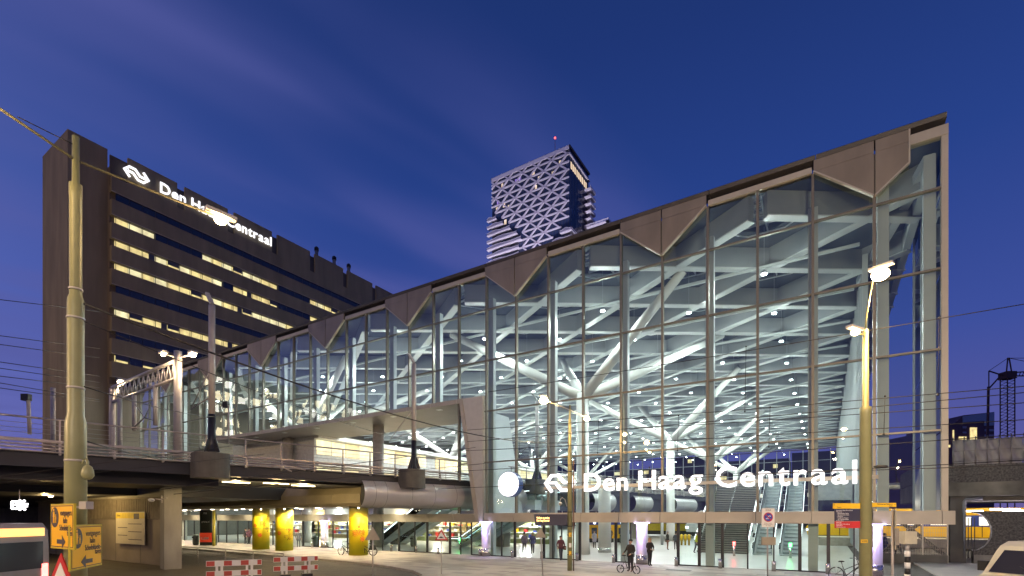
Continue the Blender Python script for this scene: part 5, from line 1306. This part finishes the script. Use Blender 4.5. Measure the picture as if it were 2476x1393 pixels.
E1 = escalator('escalator climbing to the right behind the doors, nearest the green lamp', 'x', (p.x, p.y), 1.2, 4.6, 7.6, 'escalators on the left side of the hall')
escalator('escalator climbing to the right behind the doors, second from the green lamp', 'x', (p.x + .8, p.y + 2.2), 1.2, 4.6, 7.6, 'escalators on the left side of the hall')
escalator('escalator climbing to the right behind the yellow column, nearer of the two', 'x', (q.x, q.y), 1.2, 4.6, 7.6, 'escalators on the left side of the hall')
escalator('escalator climbing to the right behind the yellow column, farther of the two', 'x', (q.x + .8, q.y + 2.2), 1.2, 4.6, 7.6, 'escalators on the left side of the hall')
pp = gp(1196, 1312); st2 = thing('dark_stair', 'dark steel stair seen beside the violet column left of the clock', 'stair', (pp.x, pp.y, 0))
for i in range(24): MB().box(pp.x + .3 * i * .45, pp.x + .3 * i * .45 + 2.6, pp.y + .29 * i, pp.y + .29 * (i + 1), .17 * i + .05, .17 * (i + 1)).build('tread', M_STEPD, st2)
# signal posts with green and red lights
for u, v, c, nm in ((1775, 1345, (1, .05, .05), 'red'), (1911, 1350, (.1, 1, .2), 'green'), (1112, 1330, (.1, 1, .25), 'green'), ):
    p = gp(u, v); where = {1775: 'at the foot of the wide stair', 1911: 'at the foot of the right escalator', 1112: 'at the foot of the left escalators'}[u]
    t = thing('signal_bollard', f'steel bollard with a bright {nm} light {where}', 'bollard', (p.x, p.y, 0))
    MB().lathe([(.09, 0), (.09, .85)], (0, 0, 0), 10).build('post', M_CHROME, t, local=True); MB().lathe([(.10, .85), (.10, 1.12)], (0, 0, 0), 10).build('light', glow('signal_' + nm, c, 8), t, local=True)
    point_light('signal_light', (p.x, p.y - .3, .9), c, 14, t, .1)
# door bollards
for i, u in enumerate((1163, 1241, 1312, 1397, 1485, 1636, 1742, 1871, 2002, 1063, 1010, 950, 760, 690)):
    v = V0 + EYE * F / (-ST * gx(u) + CT * (YF - .5)); p = gp(u, v)
    o = MB().lathe([(.11, 0), (.11, .55), (.10, .56)], (p.x, YF - .5, 0), 14).build('door_bollard', M_CHROME); tag(o, 'short brushed steel door bollard ' + ('by the violet column before the dark stair', 'left of the open door with the walking pair', 'right of the open door with the walking pair', 'just right of the slim plaza pole', 'left of the bicycle man', 'right of the violet column with the leaning person', 'left of the red light', 'behind the zone sign post', 'nearest the right lamp pole', 'just right of the red-edged triangle', 'left of the red-edged triangle', 'behind the grey triangle back', 'between yellow columns, nearer the middle one', 'at the left end by the shops')[i], 'bollard', 'steel bollards along the glass doors')
# ticket machines
tm = gp(1470, 1312); W_ = 4.4
kt = thing('ticket_kiosk', 'blue topped counter holding a row of yellow ticket machines', 'kiosk', (tm.x, tm.y, 0), CAMZ)
MB().box(-2.4, 2.4, .05, .6, 2.1, 3.4).build('canopy', mat('kiosk_blue', (.03, .05, .25), .4), kt, local=True)
for i in range(3): MB().ball((-1.6 + 1.6 * i, -.05, 2.35), .16, 8, 5).build('lamp', M_STRIPL, kt, local=True)
for i in range(3):
    x = -1.6 + 1.6 * i; c = c2w(x, 0)
    t = thing('ticket_machine', f'yellow ticket machine with dark screen, {("left", "middle", "right")[i]} one under the blue canopy', 'ticket machine', (tm.x + c.x, tm.y + c.y, 0), CAMZ, 'yellow ticket machines')
    m = MB(); m.box(-.75, .75, 0, .7, .5, 2.1, 0); m.box(-.7, .7, .05, .6, 0, .5, 1); m.build('body', [mat('machine_yellow', (.78, .42, .01), .4), M_DARK], t, local=True)
    MB().box(-.35, .3, -.02, .0, 1.0, 1.75).build('screen', M_NAVY, t, local=True)
# litter bins
def bin_(label, p, rz=0):
    t = thing('litter_bin', label, 'bin', (p.x, p.y, 0)); MB().lathe([(.30, .1), (.33, .25), (.33, .95), (.28, 1.08), (.1, 1.14)], (0, 0, 0), 14).build('body', mat('bin_green_grey', (.16, .19, .17), .4, .2), t, local=True); MB().lathe([(.26, 0), (.26, .12)], (0, 0, 0), 12).build('foot', M_DARK, t, local=True)
    MB().box(-.2, .2, -.345, -.30, .78, .92).build('slot', M_BLACK, t, local=True)
bin_('round grey-green litter bin in the hall left of the bicycle man', gp(1505, 1313)); bin_('round dark litter bin behind the doors right of the yellow column', gp(1000, 1322)); bin_('dark litter bin on the pavement left of the red shop pillar', gp(474, 1318)); bin_('litter bin behind the doors between middle and right yellow column', gp(763, 1322))
# trains standing at the platforms
M_TRY = mat('train_yellow', (.74, .42, .01), .35, 0, .03); M_TRB = mat('train_blue', (.03, .05, .22), .35, 0, .05); M_TRW = mat('train_white', (.62, .62, .60), .35); M_TWIN = glow('train_window', (1, .92, .7), 1.1)
def train(label, x0, y0, L, col, nose_col):
    t = thing('train', label, 'train', (x0, y0, 0)); w = 2.8; z0, z1 = .95, 3.95
    m = MB(); P = [(0.2, z0), (0, z0 + .9), (.5, z0 + 1.5), (1.5, z1 - .3), (2.2, z1), (L, z1), (L, z0)]
    m.prism([(x, 0, z) for x, z in P], (0, w, 0)); m.build('body', col, t, local=True)
    m = MB(); m.prism([(x, -.01, z) for x, z in [(.62, z0 + 1.5), (1.5, z1 - .45), (2.3, z1 - .35), (2.3, z0 + 1.5)]], (0, .009, 0)); m.build('cab_window', M_TRB, t, local=True)
    MB().box(3.2, L, -.014, -.002, z0 + 1.1, z0 + 2.25).build('window_band', M_TRB, t, local=True)
    for i in range(int((L - 4) / 1.9)): MB().box(3.7 + 1.9 * i, 5.0 + 1.9 * i, -.022, -.015, z0 + 1.25, z0 + 2.1).build('window', M_TWIN, t, local=True)
    for i in range(int((L - 4) / 6)): MB().box(3.3 + 6 * i, 3.36 + 6 * i, -.018, -.002, z0 + .05, z0 + 2.3).box(4.5 + 6 * i, 4.56 + 6 * i, -.018, -.002, z0 + .05, z0 + 2.3).build('door', M_BLACK, t, local=True)
    MB().box(.9, L, .15, w - .15, .35, z0).build('underframe', M_BLACK, t, local=True)
    MB().box(.06, .5, -.02, -.0, z0 + .5, z0 + .75).build('headlight', M_STRIPL, t, local=True)
tr = gp(1948, 1313)
train('yellow train with sloping nose standing behind the escalators, reaching past the mesh fence', tr.x, tr.y, 30, M_TRY, M_TRY)
tr2 = gp(1652, 1303)
train('white train with dark blue cab window behind the foot of the wide stair', tr2.x, tr2.y + 1, 9, M_TRW, M_TRW)
tr3 = gp(1500, 1296)
train('yellow train with lit windows far back behind the ticket machines', tr3.x, tr3.y, 11, mat('train_dull_yellow', (.55, .42, .03), .4), M_TRY)
plat = MB().box(tr.x + 1, 60, tr.y - 5, tr.y - .3, .0, .9).build('platform', mat('platform_edge', (.50, .45, .36), .6), None); tag(plat, kind='structure')
for i in range(4):
    x = tr.x + 4 + 6 * i
    o = MB().box(x, x + 2.4, tr.y - 3.1, tr.y - 2.9, 4.6, 4.7).build('tube_lamp', glow('platform_tube', (1, .93, .8), 6)); tag(o, 'white tube lamp hanging over the yellow train platform, ' + ('nearest the escalators', 'second from the escalators', 'third from the escalators', 'farthest from the escalators')[i], 'lamp', 'tube lamps over the train platform')
    MB().tube([(x + 1.2, tr.y - 3, 4.7), (x + 1.2, tr.y - 3, 6.2)], .03, 5).build('hanger', M_STEEL, o)
    point_light('lamp_light', (x + 1.2, tr.y - 3, 4.4), (1, .88, .66), 420, o, .3)
tag(MB().box(2.6, 60, tr.y - 6, tr.y + 4, 6.2, 6.4).build('platform_canopy', M_HALLG), 'flat grey canopy over the yellow train platform', 'canopy')
# glass lift shaft and side room at the right
lr = thing('side_room', 'pale grey service room with dark upper windows beside the right escalator', 'room', (0, 52, 0))
MB().box(-1.0, 2.05, 55, 62, 3.3, 6.4).build('wall', M_HALLG, lr); MB().box(-.9, 1.9, 54.94, 54.99, 3.4, 4.6).build('window', M_DKGL, lr); MB().box(-1.0, -.6, 55, 55.5, 0, 3.3).build('post', M_STEEL, lr)
# upper offices on the left side inside the hall, seen through the portal
io = thing('inner_offices', 'two storeys of lit warm offices seen through the portal over the viaduct', 'offices', (-56, 36, 0))
MB().box(-66, -49.2, 36, 128, 5.8, 12.6).build('wall', mat('offices_wall', (.50, .50, .49), .6), io)
for z in (7.1, 10.2):
    MB().box(-49.2, -48.4, 36, 128, z + 1.75, z + 2.25).build('ledge', M_TREE, io)
    for i in range(44):
        y = 36.3 + 2.05 * i
        if (i * 5 + int(z)) % 11 == 0: continue
        MB().box(-49.2, -49.12, y, y + 1.92, z, z + 1.65).build('window', M_LITB if (i * 3 + int(z)) % 4 else M_LIT, io)
MB().box(-92, -66, 60, 100, 5.8, 12.6).build('wall', M_HALLG, io)
# shops along the ground floor behind the left doors
random.seed(14)
cols = [(1, .8, .45), (1, .9, .7), (1, .66, .25), (.95, 1, .95), (1, .85, .6)]
ups = ('with amber shelves', 'with pale shelves', 'with orange lights', 'with white light', 'with warm counters', 'with yellow racks', 'with bright racks', 'with green panels', 'with pale counters')
for i in range(9):
    x0 = -79 + 6.0 * i; y0 = 47 + random.uniform(-1, 1)
    if x0 > -28: continue
    t = thing('shop_unit', f'lit shop {ups[i]} inside the hall, number {i + 1} from the left'.replace(f', number {i+1} from the left', {0: ', leftmost', 8: ', rightmost'}.get(i, ', ' + ('second', 'third', 'fourth', 'fifth', 'sixth', 'seventh', 'eighth')[i - 1] + ' from left') if i not in (0, 8) else {0: ', leftmost of all', 8: ', rightmost of all'}[i]), 'shop', (x0, y0, 0))
    MB().box(x0, x0 + 5.9, y0 + 1.5, y0 + 1.7, 0, 4.2).build('rear_wall', mat(f'shop_wall_{i%3}', ((.5, .42, .25), (.55, .52, .45), (.30, .36, .16))[i % 3], .6), t)
    MB().box(x0, x0 + 5.9, y0, y0 + 1.5, 3.2, 4.2).build('sign_band', (M_STEEL, M_NAVY, M_STEEL)[i % 3], t)
    for k in range(4):
        z = .6 + .65 * k
        MB().box(x0 + .2, x0 + 5.7, y0 + 1.0, y0 + 1.5, z, z + .05).build('shelf', M_WHITE, t)
        for q in range(9):
            w = random.uniform(.25, .5); xx = x0 + .3 + q * .6
            MB().box(xx, xx + w, y0 + 1.05, y0 + 1.35, z + .05, z + random.uniform(.2, .5)).build('goods', random.choice((M_RED, M_YELLOW, M_WHITE, M_STEEL, M_TRB, M_STEP)), t) if q % 2 == k % 2 else None
    MB().box(x0 + .5, x0 + 5.4, y0 + .6, y0 + .75, 3.1, 3.18).build('tube_lamp', glow(f'shop_light_{i%5}', cols[i % 5], 9), t)
    point_light('lamp_light', (x0 + 3, y0 - .2, 2.9), cols[i % 5], 900, t, .3)
# red shop pillar on the left
kp = gp(500, 1319); t = thing('shop_pillar', 'dark shop advertising pillar with white lettering over a red poster', 'advertising pillar', (kp.x, kp.y, 0), CAMZ)
MB().box(-.75, .55, 0, .9, 0, 3.8).build('body', mat('pillar_dark', (.03, .035, .03), .3), t, local=True)
MB().box(-.74, .54, -.02, -.002, .35, 1.35).build('poster', mat('poster_red', (.75, .06, .02), .5, emit=(.8, .08, .03), estr=.25, var=0), t, local=True)
letters_on(t, 'LLEM', .36, -.6, .65, M_TXT, y=-.03, bold=.01); letters_on(t, 'na', .4, -.35, 3.35, M_TXT, y=-.01); letters_on(t, 'prima.nl', .26, -.55, 2.45, M_TXT, y=-.01)
yp = gp(517, 1320); tag(MB().lathe([(.14, 0), (.13, 3.8)], (yp.x, yp.y, 0), 12).build('yellow_post', mat('post_yellow', (.62, .48, .06), .5)), 'slim yellow post beside the red shop pillar', 'post')
# benches and gates in the hall
for i in range(3):
    p = gp(1648 + 9 * i, 1319); tag(MB().lathe([(.1, 0), (.1, .5), (.16, .5), (.16, 1.15), (.05, 1.2)], (p.x, p.y, 0), 10).build('check_in_post', M_YELLOW), 'yellow card reader post in front of the white train, ' + ('left', 'middle', 'right')[i] + ' of three', 'card reader', 'card reader posts')
hp_ = gp(1601, 1318); tag(MB().lathe([(.16, 0), (.15, 3.6)], (hp_.x, hp_.y, 0), 12).build('hall_post', M_STEEL), 'slim pale post standing in the hall right of the violet column', 'post')
wp = gp(1462, 1336); c = MB().lathe([(.55, 0), (.52, 6)], (wp.x, wp.y, 0), 18).build('hall_column', M_TREE); tag(c, 'thick white round column inside the hall behind the open doors', 'column'); MB().lathe([(.57, 0), (.57, .45)], (wp.x, wp.y, 0), 18).build('steel_band', M_CHROME, c)
for i in range(4):
    p = gp(1630 + 3 * i, 1262 + i); 
# city beyond the rear glass wall
random.seed(31)
cy = thing('city_block', 'dark city blocks with scattered lit windows seen through the rear glass wall', 'buildings', (-40, 180, 0))
xs = [(-120, -92, 19), (-91, -72, 23), (-71, -50, 20.5), (-49, -33, 24), (-32, -10, 21.5), (-9, 12, 23)]
for a, b, hgt in xs:
    MB().box(a, b, 178 + random.uniform(0, 6), 195, 0, hgt).build('wall', mat('city_dark', (.05, .05, .06), .8), cy)
for i in range(70):
    a, b, hgt = random.choice(xs); x = random.uniform(a + 1, b - 3); z = 3 + 3.1 * random.randint(0, int((hgt - 5) / 3.1))
    MB().box(x, x + random.uniform(.8, 2.4), 177.6, 177.9, z, z + 1.2).build('window', random.choice((M_LIT, M_LITB, M_TWIN)), cy)
# lit office across the street (outside the frame); the glass front mirrors its windows
ro = thing('opposite_office', 'lit office block across the street that the glass front mirrors', 'office building', (-150, -20, 0))
MB().box(-175, -150, -95, -9, 0, 46).build('wall', M_OFFICE, ro)
random.seed(8)
for r in range(11):
    for i in range(26):
        if random.random() < .45: continue
        y = -92 + 3.2 * i; MB().box(-150, -149.8, y, y + 2.2, 5 + 3.6 * r, 7 + 3.6 * r).build('window', glow('mirrored_room', (1, .84, .5), 3.2) if random.random() < .7 else glow('mirrored_room_pale', (1, .95, .8), 3.2), ro)

# ------------------------------------------------------------------ people
SKIN = mat('skin', (.45, .27, .19), .6, 0, .05)
HAIRS = {'dark': mat('dark_hair', (.03, .02, .015), .7), 'fair': mat('fair_hair', (.32, .22, .11), .7), 'grey': mat('grey_hair', (.35, .34, .33), .7)}
def cloth(c): return mat('cloth_%02d%02d%02d' % tuple(int(x * 99) for x in c), c, .85, 0, .15, 6.0)
def person(label, p, facing, coat, trousers, shoes=(.03, .03, .03), hair='dark', h=1.76, pose='stand', hat=None, coat_len=.80, bulk=1.0, bag=None, group=None):
    t = thing('person', label, 'person', (p.x, p.y, 0), facing, group)
    k = h / 1.76
    lw = {'stand': (.0, .0), 'stride': (-.22, .22), 'lean': (-.02, .04)}[pose]
    J = [(0, 0, .95), (0, 0, 1.14), (0, -.005, 1.34), (0, -.005, 1.48), (0, -.02, 1.58), (0, -.025, 1.66), (0, -.02, 1.74)]
    Rr = [.145, .125, .15, .06, .082, .092, .05]
    E = [(0, 1), (1, 2), (2, 3), (3, 4), (4, 5), (5, 6)]
    arms = {'stand': [((.27, .02, 1.14), (.26, -.10, .92)), ((.27, .02, 1.14), (.25, -.06, .90))], 'stride': [((.26, .10, 1.16), (.25, .06, .92)), ((.26, -.06, 1.14), (.25, -.2, .96))],
            'hold': [((.28, -.06, 1.16), (.22, -.32, 1.02)), ((.28, .0, 1.14), (.24, -.30, 1.0))], 'lean': [((.30, -.04, 1.18), (.16, -.22, 1.08)), ((.30, -.02, 1.18), (.14, -.2, 1.06))]}
    ap = arms['hold' if bag == 'bike' else pose]
    fingers = MB()
    for s, (el, wr) in zip((-1, 1), ap):
        b = len(J); J += [(s * .18, 0, 1.42), (s * el[0], el[1], el[2]), (s * wr[0], wr[1], wr[2])]; Rr += [.072, .052, .036]; E += [(2, b), (b, b + 1), (b + 1, b + 2)]
        w = Vector((s * wr[0], wr[1], wr[2])); d = (w - Vector((s * el[0], el[1], el[2]))).normalized(); x = Vector((0, 1, 0)) if abs(d.y) < .8 else Vector((1, 0, 0))
        fingers.tube([w, w + d * .09], [.034, .036], 8)
        for q in range(4): a = w + d * .085 + x * (.024 - .016 * q); fingers.tube([a, a + d * (.045 - .004 * abs(q - 1)), a + d * .07 + Vector((-s * .015, 0, -.01))], [.0095, .009, .007], 5)
        fingers.tube([w + d * .03 + x * .03, w + d * .06 + x * .055, w + d * .09 + x * .05], [.012, .010, .008], 5)
    for s, fw in zip((-1, 1), lw):
        b = len(J); J += [(s * .09, 0, .88), (s * .10, fw * .5 - .02, .50), (s * .10, fw + .01, .09), (s * .11, fw - .14, .045)]; Rr += [.105, .068, .048, .042]; E += [(0, b), (b, b + 1), (b + 1, b + 2), (b + 2, b + 3)]
    me = bpy.data.meshes.new('person_body'); me.from_pydata([tuple(c * k for c in j) for j in J], E, []); o = bpy.data.objects.new('person_body', me); COL.objects.link(o)
    sk = o.modifiers.new('skin', 'SKIN'); sk.use_smooth_shade = True
    for v, r in zip(me.skin_vertices[0].data, Rr): v.radius = (r * k * (bulk if r > .1 else 1), r * k * (.8 if r > .12 else 1)); v.use_root = False
    me.skin_vertices[0].data[0].use_root = True
    ss = o.modifiers.new('sub', 'SUBSURF'); ss.levels = 1; ss.render_levels = 1
    dg = bpy.context.evaluated_depsgraph_get(); dg.update(); bm = bpy.data.meshes.new_from_object(o.evaluated_get(dg)); bpy.data.objects.remove(o)
    bm.materials.clear()
    for mt in (SKIN, cloth(coat), cloth(trousers), cloth(shoes)): bm.materials.append(mt)
    for f in bm.polygons:
        z = f.center.z / k; x = abs(f.center.x) / k
        f.material_index = 0 if z > 1.50 else 3 if z < .11 else 1 if (z > .93 or x > .19) else 2; f.use_smooth = True
    bm.name = 'body'; body = link('body', bm, t, local=True)
    fm = fingers.mesh('hands', SKIN); fm.transform(Matrix.Scale(k, 4)); link('hands', fm, body, local=True)
    f = MB(); f.ball((0, -.115 * k, 1.655 * k), .016, 6, 4, 0, (1, 1.2, 1.5))
    for s in (-1, 1): f.ball((s * .088 * k, -.015, 1.655 * k), .024, 6, 4, 0, (.5, 1, 1.3))
    f.build('nose_and_ears', SKIN, body, local=True)
    e = MB()
    for s in (-1, 1): e.ball((s * .034 * k, -.105 * k, 1.68 * k), .011, 6, 4)
    e.box(-.025, .025, -.113 * k, -.105 * k, 1.607 * k, 1.614 * k); e.build('eyes_and_mouth', M_BLACK, body, local=True)
    hm = MB(); hm.ball((0, .008, 1.70 * k), .107 * k, 12, 7, 0, (1, 1.02, .88))
    if hair != 'dark' and hat is None: hm.ball((0, .05, 1.60 * k), .085 * k, 10, 6, 0, (1.1, .8, 1.3))
    hm.build('hat' if hat else 'hair', cloth(hat) if hat else HAIRS[hair], t, local=True)
    cm = MB(); L = coat_len * k
    prof = [(.20 * bulk, L), (.205 * bulk, L + .15), (.175 * bulk, 1.08 * k), (.20 * bulk, 1.30 * k), (.185, 1.40 * k), (.085, 1.50 * k)]
    cm.lathe(prof, (0, 0, 0), 14); cm.v = [(x, y * .74, z) for x, y, z in cm.v]; cm.build('coat', cloth(coat), t, local=True)
    if bag in ('backpack', 'bike'): MB().ball((0, .20, 1.22 * k), .17, 10, 6, 0, (.9, .6, 1.35)).build('backpack', M_BLACK, t, local=True)
    if bag == 'shoulder':
        MB().box(.24, .36, -.12, .22, .72, 1.0).build('bag', cloth((.12, .08, .06)), t, local=True); MB().tube([(.29, .05, 1.0), (.17, .03, 1.44), (.26, -.02, 1.0)], .012, 5).build('bag_strap', M_BLACK, t, local=True)
    return t
FC = CAMZ                                              # facing the camera
bm_p = base(1525, 27.7)
person('person in a bulky black coat, black cap and backpack holding a folding bicycle', bm_p, FC - .9, (.025, .022, .02), (.03, .03, .035), (.15, .10, .07), 'dark', 1.80, 'stand', (.02, .02, .02), .82, 1.15, 'bike')
person('person in a dark jacket with fair hair leaning beside the violet column', base(1571, 31.0), FC + .5, (.03, .025, .022), (.02, .02, .025), (.02, .02, .02), 'fair', 1.74, 'lean', None, .86)
person('person in a maroon coat with a bag at the glass door behind the slim pole', base(1356, 35.2), FC + .2, (.10, .035, .05), (.05, .06, .09), (.03, .03, .03), 'dark', 1.70, 'stride', None, .84, 1, 'shoulder')
person('person in a grey-violet jacket walking through the open door, left of a pair', base(1268, 41.5), FC + 3.0, (.16, .13, .17), (.10, .09, .09), (.05, .05, .05), 'dark', 1.78, 'stride', None, .85)
person('person in a dark blue jacket walking through the open door, right of a pair', base(1288, 41.2), FC + 3.2, (.06, .06, .14), (.06, .05, .05), (.05, .05, .05), 'fair', 1.74, 'stride', None, .85)
person('person in a black jacket and rust trousers with a brown shoulder bag inside the hall', base(1614, 46), FC + 1.2, (.03, .03, .03), (.20, .09, .06), (.03, .03, .03), 'grey', 1.74, 'stand', None, .92, 1, 'shoulder')
person('person in dark clothes carrying a pale blue backpack beside the shoulder bag', base(1634, 46.5), FC + 3.1, (.05, .06, .07), (.03, .03, .04), (.03, .03, .03), 'dark', 1.62, 'stand', None, .9)
person('person in a pale grey coat standing before the ticket machines', base(1437, 49), FC + .4, (.33, .31, .36), (.03, .03, .03), (.02, .02, .02), 'dark', 1.70, 'stand', None, .62)
person('person in a dark blue jacket using the left ticket machine', base(1462, 58.5), FC + 3.1, (.05, .06, .12), (.12, .09, .09), (.03, .03, .03), 'dark', 1.78)
person('person in a brown jacket using the middle ticket machine', base(1476, 58.2), FC + 3.1, (.11, .07, .06), (.10, .08, .08), (.03, .03, .03), 'dark', 1.76)
person('person in a yellow safety vest walking at the foot of the wide stair', base(1685, 42), FC + 1.4, (.62, .62, .03), (.05, .05, .06), (.03, .03, .03), 'dark', 1.76, 'stride', None, .95)
person('person in a dark jacket standing left of the leftmost yellow column, nearer the column', base(602, 56), FC + .2, (.14, .06, .10), (.05, .05, .055), (.03, .03, .03), 'dark', 1.78)
person('person in dark clothes standing left of the leftmost yellow column, farther from it', base(594, 57), FC - .4, (.05, .05, .055), (.05, .05, .055), (.03, .03, .03), 'dark', 1.72)
person('person in a grey coat with red hair scarf right of the middle yellow column', base(722, 50), FC + .5, (.13, .15, .16), (.12, .14, .14), (.05, .05, .05), 'fair', 1.72, 'stand', (.25, .07, .03), .7)
person('person in a blue coat standing behind the mesh fence at left', base(2139, 38.2), FC + 1.5, (.03, .035, .20), (.03, .03, .08), (.03, .03, .03), 'dark', 1.80, 'stand', None, .6)
person('person in a dark blue jacket passing behind the sign post by the mesh fence', base(2172, 37.5), FC + 1.5, (.04, .04, .10), (.03, .03, .05), (.02, .02, .02), 'dark', 1.76, 'stride', None, .85)
# ------------------------------------------------------------------ bicycles
def bicycle(label, p, facing, wheel=.34, folding=False, lean=0.0, frame=(.03, .03, .03), bags=False, group=None):
    t = thing('bicycle', label, 'bicycle', (p.x, p.y, 0), facing); t.rotation_euler = (lean, 0, facing)
    fm = cloth(frame); wb = .98 if folding else 1.08; r = wheel
    for x in (0, wb):
        w = MB(); n = 24
        w.tube([(x + r * math.cos(2 * math.pi * i / n), 0, r + r * math.sin(2 * math.pi * i / n)) for i in range(n + 1)], .022, 6); w = w.build('wheel', M_BLACK, t, local=True)
        rm = MB(); rm.tube([(x + (r - .025) * math.cos(2 * math.pi * i / n), 0, r + (r - .025) * math.sin(2 * math.pi * i / n)) for i in range(n + 1)], .010, 5)
        for i in range(10): a = 2 * math.pi * i / 10; rm.tube([(x, 0, r), (x + (r - .03) * math.cos(a), 0, r + (r - .03) * math.sin(a))], .004, 3)
        rm.tube([(x, -.04, r), (x, .04, r)], .02, 6); rm.build('rim', M_CHROME, w, local=True)
    hx = wb - .10; ht = .95 if not folding else .62; sx = .28; st_ = .62
    f = MB(); bb = (.43, 0, .28)
    f.tube([(0, 0, r), bb], .012, 5); f.tube([(0, 0, r), (sx, 0, st_)], .010, 5); f.tube([bb, (sx, 0, st_ + .1)], .017, 6)
    f.tube([bb, (hx, 0, ht - .22)], .019, 6); f.tube([(sx + .04, 0, st_ - .08), (hx - .01, 0, ht - .1)], .017, 6) if not folding else None
    f.tube([(wb, 0, r), (hx, 0, ht - .2), (hx - .05, 0, ht)], .016, 6); f.build('frame', fm, t, local=True)
    h = MB(); hz = 1.08; h.tube([(hx - .05, 0, ht - .02), (hx - .09, 0, hz - .05)], .014, 6); h.tube([(hx - .22, -.28, hz), (hx - .10, -.16, hz + .02), (hx - .07, 0, hz - .02), (hx - .10, .16, hz + .02), (hx - .22, .28, hz)], .013, 6); h = h.build('handlebar', M_CHROME, t, local=True)
    g = MB()
    for s in (-1, 1): g.tube([(hx - .16, s * .22, hz + .01), (hx - .25, s * .30, hz)], .019, 6)
    g.build('grip', M_BLACK, h, local=True)
    sp_ = MB(); sp_.tube([(sx, 0, st_ + .05), (sx - .05, 0, .92)], .014, 6); sp_.build('seat_post', M_CHROME, t, local=True)
    s_ = MB(); s_.ball((sx - .06, 0, .95), .13, 10, 5, 0, (1.15, .65, .3)); s_.build('saddle', M_BLACK, t, local=True)
    pd = MB(); pd.tube([(bb[0], -.08, bb[2]), (bb[0], .08, bb[2])], .018, 6); pd.tube([(bb[0], -.07, bb[2]), (bb[0] + .12, -.07, bb[2] - .11)], .01, 5); pd.tube([(bb[0], .07, bb[2]), (bb[0] - .12, .07, bb[2] + .11)], .01, 5); pd.box(bb[0] + .07, bb[0] + .17, -.16, -.08, bb[2] - .125, bb[2] - .10); pd.build('pedals', M_BLACK, t, local=True)
    if bags: 
        for s in (-1, 1): MB().box(-.16, .2, s * .12 - .08, s * .12 + .08, .45, .82).build('pannier', mat('pannier_black', (.02, .025, .022), .6), t, local=True)
    MB().tube([(-.12, 0, .72), (.2, 0, .72), (0, 0, r)], .008, 5).build('carrier', M_RAIL, t, local=True)
    return t
bp_ = base(1500, 27.4); bicycle('small-wheeled folding bicycle with tall handlebar in front of the person in the black cap', bp_, CAMZ - .75, .21, True)
bq = gp(865, 1343); bicycle('black city bicycle with dark panniers beside the right yellow column', gp(902, 1343.5), CAMZ + math.pi - .25, .35, False, 0, (.03, .03, .03), True)
bicycle('black city bicycle half hidden behind the right yellow column', base(848, 39.5) + Vector((0, .0, 0)), CAMZ + math.pi - .5, .35, False)
bicycle('bicycle with chrome handlebar cut off by the bottom edge before the right doors', base(2022, 23.6), CAMZ - .15, .34, False, 0, (.06, .05, .05))
# ------------------------------------------------------------------ unseen lamps and floodlights added to brighten slab, roof edge, tower and plaza
def flood(label, loc, tgt, col, pw, ang):  # added spot on a mast, an unseen source of extra light
    t = thing('fill_flood', label, 'lamp', (loc[0], loc[1], 0)); MB().tube([(0, 0, 22.95 if label.startswith('roof') else -.12), (0, 0, loc[2])], .12, 8).build('mast', M_MAST, t, local=True)
    MB().box(-.3, .3, -.3, .3, loc[2], loc[2] + .2).build('head', M_MAST, t, local=True)
    spot_light('lamp_light', (loc[0], loc[1], loc[2] - .3), tgt, col, pw, ang, t, .8, .3)
flood('tall floodlight mast added out of frame to brighten the brown office slab', (-62, -62, 22), (-95, 50, 36), (1.0, .64, .30), 200000, 62)
flood('tall floodlight mast added out of frame to brighten the roof edge', (14, -24, 17), (-14, YF, 20), (1.0, .84, .55), 26000, 75)
flood('roof floodlight added to brighten the white lattice tower', (-72, 122, 24.2), (-99, 168, 118), (.86, .80, 1.0), 1700000, 70)
for i, (u, yc, pw) in enumerate(((5, -3, 11000), (-21, 2, 7000), (14, -2, 2600), (-8, -6, 5000))):  # lamps added behind and beside the camera as warm fill
    p = c2w(u, yc); t = thing('fill_lamp', f'added fill lamp out of frame {("before the plaza", "far left of the road", "near the van", "on the tram stop")[i]}', 'lamp', (p.x, p.y, 0))
    MB().tube([(0, 0, -.12), (0, 0, 9.0)], .08, 8).build('shaft', M_POLE, t, local=True); lamp_head(t, (p.x, p.y, 8.9), (1, 0, 0), pw, .12, (1.0, .66, .34) if i == 1 else (1.0, .76, .52))
